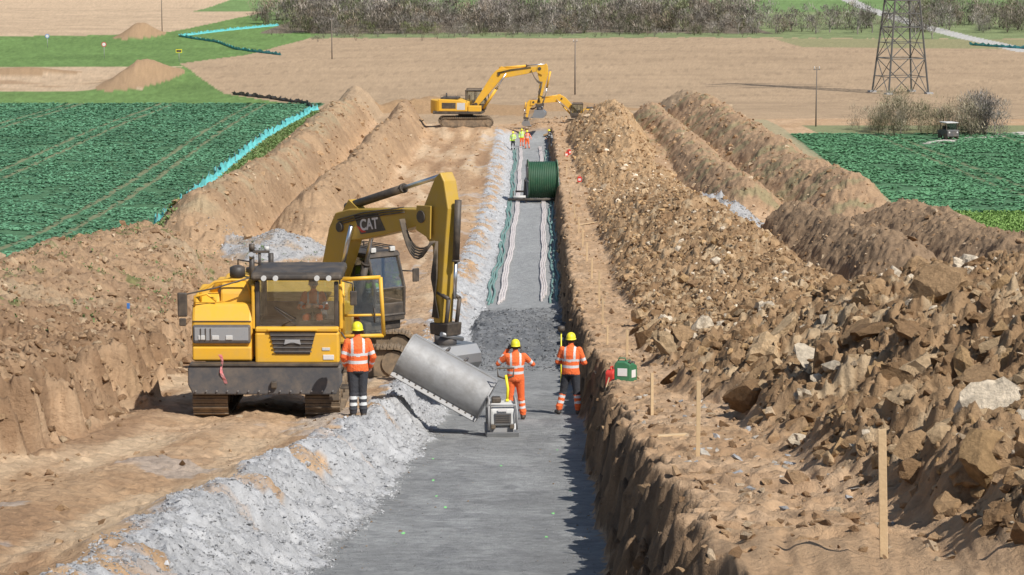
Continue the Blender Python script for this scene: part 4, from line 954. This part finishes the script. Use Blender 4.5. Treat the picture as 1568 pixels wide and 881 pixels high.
# ------------------------------------------------------------------ plate compactor
def compactor():
    x,y=-.22,50.6; e=empty('plate_compactor',(x,y,hz(x,y)+.0),R(4))
    prism('base_plate',e,[(-.45,.16),(-.42,.03),(-.3,0),(.4,0),(.52,.05),(.56,.2),(.5,.2),(.38,.05),(-.28,.05),(-.38,.16)],-.34,.34,'steel',axis='x',bevel=.01)
    box('exciter',e,(0,0,.16),(.5,.5,.2),'gry',.04)
    prism('engine_hood',e,[(-.32,.28),(-.3,.62),(-.18,.74),(.2,.74),(.32,.6),(.34,.28)],-.26,.26,'lgy',axis='x',bevel=.05)
    box('hood_panel',e,(0,-.325,.44),(.36,.02,.22),'dgy',.01); box('hood_badge',e,(.0,-.335,.62),(.2,.012,.06),'wht',.004)
    for i in range(4): box(f'vent_{i+1}',e,(0,-.34,.37+i*.045),(.3,.012,.015),'blk',.002)
    box('filter_box',e,(-.12,-.05,.8),(.2,.22,.12),'blk',.03); box('fuel_cap',e,(.12,.0,.77),(.08,.08,.05),'hely' ,.02)
    tube('guard_frame_left',e,[(-.3,-.36,.2),(-.3,-.38,.62),(-.28,-.2,.82),(-.28,.2,.82),(-.3,.36,.6),(-.3,.34,.2)],.022,'gry',8)
    tube('guard_frame_right',e,[(.3,-.36,.2),(.3,-.38,.62),(.28,-.2,.82),(.28,.2,.82),(.3,.36,.6),(.3,.34,.2)],.022,'gry',8)
    tube('guard_cross_bar',e,[(-.29,-.3,.72),(.29,-.3,.72)],.022,'gry',8)
    tube('handle_shaft',e,[(.12,.1,.7),(.14,.12,1.0),(.1,.2,1.28)],.03,'hely',8)
    tube('handle_loop',e,[(.1,.2,1.2),(-.06,.22,1.25),(-.08,.25,1.42),(.28,.25,1.42),(.26,.22,1.25),(.1,.2,1.2)],.022,'blk',8)
    for s in(-1,1): box('rubber_mount_%s'%('l' if s<0 else 'r'),e,(s*.2,-.28,.26),(.1,.1,.1),'rub',.02)
compactor()

# ------------------------------------------------------------------ cable reel and conduits
def reel():
    x,y=2.2,176; z=floorz(y); e=empty('cable_reel',(x,y,z),R(4)); r=1.5; zc=1.62
    for s,nm in((-1,'flange_left'),(1,'flange_right')):
        tube(nm,e,[(s*1.02,0,zc),(s*1.08,0,zc)],r,'reel',40)
        P=[]
        for k in range(8):
            a=k*math.pi/4; P.append(tubegeo([(s*1.1,0,zc),(s*1.1,r*.95*math.cos(a),zc+r*.95*math.sin(a))],[.06,.05],6))
        multi(nm+'_spokes',e,P,'gry')
        tube(nm+'_hub',e,[(s*1.0,0,zc),(s*1.25,0,zc)],.18,'steel',16)
    pts=[];rs=[]
    for i in range(15*6+1):
        u=i/90; pts.append((-1.0+2*u,0,zc)); rs.append(1.30+.055*abs(math.sin(u*15*math.pi)))
    tube('wound_cable',e,pts,rs,'cab',40)
    for s in(-1,1):
        P=[tubegeo([(s*1.25,-1.1,.05),(s*1.25,0,zc)],[.07]*2,6),tubegeo([(s*1.25,1.1,.05),(s*1.25,0,zc)],[.07]*2,6),tubegeo([(s*1.25,-1.3,.07),(s*1.25,1.3,.07)],[.07]*2,6)]
        multi('stand_left' if s<0 else 'stand_right',e,P,'dgy')
    tube('cross_beam',e,[(-2.6,-1.2,.3),(1.5,-1.2,.3)],.09,'blk',8)
    tube('drawbar',e,[(-2.2,-1.2,.3),(-2.2,-1.2,.95)],.05,'blk',8); tube('roller',e,[(-2.2,-1.2,.5),(-1.3,-1.2,.5)],.1,'lgy',10)
reel()
def conduit(name,offs,y0,y1,r,m,seed,amp=.05):
    rd=random.Random(seed); ph=rd.uniform(0,6); pts=[]; y=y0
    while y<y1:
        x=float(cxf(y))+offs+amp*math.sin(y*.23+ph)+amp*.5*math.sin(y*.71+ph*2)+rd.uniform(-.012,.012); pts.append((x,y,float(floorz(y))+r*.6+.02)); y+=.8
    tube(name,None,pts,r,m,8)
for k,o_ in enumerate((-1.08,-.98,-.88)): conduit('cable_conduit',o_,104.5+k,236,.06,'cwht',3,.04)
for k,o_ in enumerate((.80,.9,1.0)): conduit('cable_conduit',o_,106+k*1.5,236,.056,'cwht',8,.04)
for k,o_ in enumerate((-1.5,-1.38,-1.6)): conduit('warning_net_roll',o_,104+k,232,.055,'tealp',k+10,.08)
for k,o_ in enumerate((1.32,1.45,1.56)): conduit('warning_net_roll',o_,105+k,232,.055,'tealp',k+20,.08)
tube('cable_roller_bar',None,[(.25,178.5,float(floorz(178))+.55),(2.4,178.5,float(floorz(178))+.55)],.07,'blk',8)

# ------------------------------------------------------------------ stakes and small items
def stake(x,y,h,w=.05,tilt=0,cap=None):
    z=hz(x,y); e=empty('wooden_stake',(x,y,z-.1),random.uniform(-.3,.3),1,random.uniform(-.02,.02),tilt)
    V=[(-w/2,-w/4,0),(w/2,-w/4,0),(w/2,w/4,0),(-w/2,w/4,0),(-w/2,-w/4,h+.1),(w/2,-w/4,h+.11),(w/2,w/4,h+.09),(-w/2,w/4,h+.1)]
    mk('shaft',V,[(3,2,1,0),(4,5,6,7),(0,1,5,4),(1,2,6,5),(2,3,7,6),(3,0,4,7)],'wood',e,.004)
    if cap: box('marker_cap',e,(0,-.0,h+.02),(w*1.15,w*.7,.14),cap,.004)
stake(2.72,17.2,.98,.06,R(-2)); stake(2.15,27.4,.92,.05); stake(2.2,37.3,.72,.05); stake(2.8,58,.7,.06); stake(2.85,75,.85,.06)
for (x,y) in ((3.1,85),(3.35,92),(3.4,102),(3.5,112),(3.6,122),(3.7,133),(3.8,146),(3.9,160),(4.2,185),(4.4,200)): stake(x,y,.9,.07)
stake(-9.55,59.5,.8,.06,0,'blue'); stake(2.6,65,.55,.05)
def can(name,x,y,m,rz=0):
    e=empty(name,(x,y,hz(x,y)),rz)
    prism('body',e,[(-.17,0),(.17,0),(.17,.36),(.05,.42),(-.12,.42),(-.17,.36)],-.09,.09,m,bevel=.025)
    tube('carry_handle',e,[(-.1,0,.41),(-.08,0,.48),(.04,0,.48),(.06,0,.41)],.015,m,6); tube('filler_cap',e,[(.12,0,.36),(.16,0,.43)],.035,'blk',10); box('label',e,(0,-.096,.2),(.2,.006,.16),'wht',.002)
can('jerry_can',2.08,49.6,'red',1.2); can('jerry_can',2.28,48.9,'grn',-.2); can('jerry_can',2.45,49.8,'grn',.9); can('jerry_can',5.0,178,'red'); can('jerry_can',4.6,205,'red',.4); can('jerry_can',4.9,207,'red',.9)
tube('shovel_handle',None,[(1.62,47.0,float(hz(1.62,47.0))+.12),(2.0,49.0,hz(2.0,49)+.12)],.016,'wood',6)
e=empty('survey_pole',gz(1.2,58.2)); tube('staff',e,[(0,0,0),(0,0,1.95)],.016,'hely',8); tube('receiver',e,[(0,0,1.95),(0,0,2.0),(0,0,2.08),(0,0,2.1)],[.06,.09,.09,.04],'blk',14); box('controller',e,(.06,-.05,1.3),(.1,.04,.16),'blk',.01)
for (x,y,l,a) in ((2.1,31.5,.5,.3),(4.3,140,2.5,1.0),(4.8,170,3,.4),(2.5,44,.6,.2)):
    box('timber_board',None,(x,y,hz(x,y)+.04),(l,.1,.03),'wood',.005,(0,0,a))
P=[]
for (x,y) in ((-1.45,31.5),(.45,31),(-1.0,35.5),(.95,38.5),(-1.35,40.5),(-1.5,45),(.9,47),(-.2,43.5),(.6,34.5),(-1.2,37.5)):
    z=hz(x,y)+.010; w=random.uniform(.02,.035); n=8
    V=[Vector((x+w*random.uniform(.5,1.2)*math.cos(2*math.pi*k/n),y+2.2*w*random.uniform(.5,1.2)*math.sin(2*math.pi*k/n),z)) for k in range(n)]
    P.append((V,[tuple(range(n))]))
multi('floor_paint_marks',None,P,'neon')
def sign(x,y,h,m1,m2,roundd):
    e=empty('traffic_sign',(x,y,hz(x,y))); tube('post',e,[(0,0,0),(0,0,h)],.05,'gry',8)
    if roundd: tube('disc_border',e,[(0,-.06,h),(0,-.08,h)],.45,m1,24); tube('disc',e,[(0,-.085,h),(0,-.095,h)],.33,m2,24)
    else: box('panel',e,(0,-.08,h-.2),(1.1,.04,.6),m1,.01); box('panel_inner',e,(0,-.105,h-.2),(.9,.01,.4),m2,.005)
sign(-76,452,2.6,'red','wht',True); sign(-60,437,2.2,'hely','blk',False); sign(-98,512,2.4,'blue','wht',True)
def uv():
    x,y=41.2,228; e=empty('utility_vehicle',(x,y,hz(x,y)),R(15))
    for i,(a,b) in enumerate(((-.55,-.6),(.55,-.6),(-.55,.6),(.55,.6))): tube(f'wheel_{i+1}',e,[(a-.1,b,.3),(a+.1,b,.3)],.3,'rub',18)
    prism('body',e,[(-1.1,.3),(1.1,.3),(1.1,.8),(.5,.85),(-.2,.95),(-1.1,.9)],-.6,.6,'dgy',axis='x',bevel=.05)
    P=[tubegeo([(a,b,.85),(a*.9,b*.9,1.55)],[.035]*2,6) for a in(-.55,.55) for b in(-.75,.65)]
    multi('roll_cage',e,P,'blk'); box('roof',e,(0,-.05,1.58),(1.25,1.6,.08),'lgy',.03); box('windscreen',e,(0,-.7,1.2),(1.05,.01,.6),'dglass',0); box('seat',e,(0,.2,1.0),(1.0,.3,.5),'blk',.04)
    for s in(-1,1): tube(f'headlight_{s}',e,[(s*.4,-1.12,.7),(s*.4,-1.09,.7)],.08,'lgy',12)
uv()

# ------------------------------------------------------------------ camera, light, world
cam=bpy.data.cameras.new('camera'); co=bpy.data.objects.new('camera',cam); scene.collection.objects.link(co)
co.location=(0,0,CAMZ); co.rotation_euler=(R(82),0,0); cam.sensor_width=36; cam.lens=84.95; cam.clip_end=6000; cam.clip_start=.5
scene.camera=co
el=R(47); sdir=Vector((.66,-.75,0)).normalized()*math.cos(el)+Vector((0,0,math.sin(el)))
sun=bpy.data.lights.new('sun','SUN'); sun.energy=5.0; sun.angle=R(.5); sun.color=(1,.965,.91)
so=bpy.data.objects.new('sun',sun); scene.collection.objects.link(so); so.rotation_euler=sdir.to_track_quat('Z','Y').to_euler(); so.location=(30,-30,60)
w=bpy.data.worlds.new('World'); scene.world=w; w.use_nodes=True; nt=w.node_tree
sky=nt.nodes.new('ShaderNodeTexSky'); sky.sky_type='NISHITA'; sky.sun_disc=False; sky.sun_elevation=el; sky.sun_rotation=math.atan2(sdir.x,sdir.y)
bg=nt.nodes['Background']; bg.inputs['Strength'].default_value=.095; nt.links.new(sky.outputs[0],bg.inputs['Color'])
scene.view_settings.view_transform='Standard'; scene.view_settings.look='None'; scene.view_settings.exposure=0
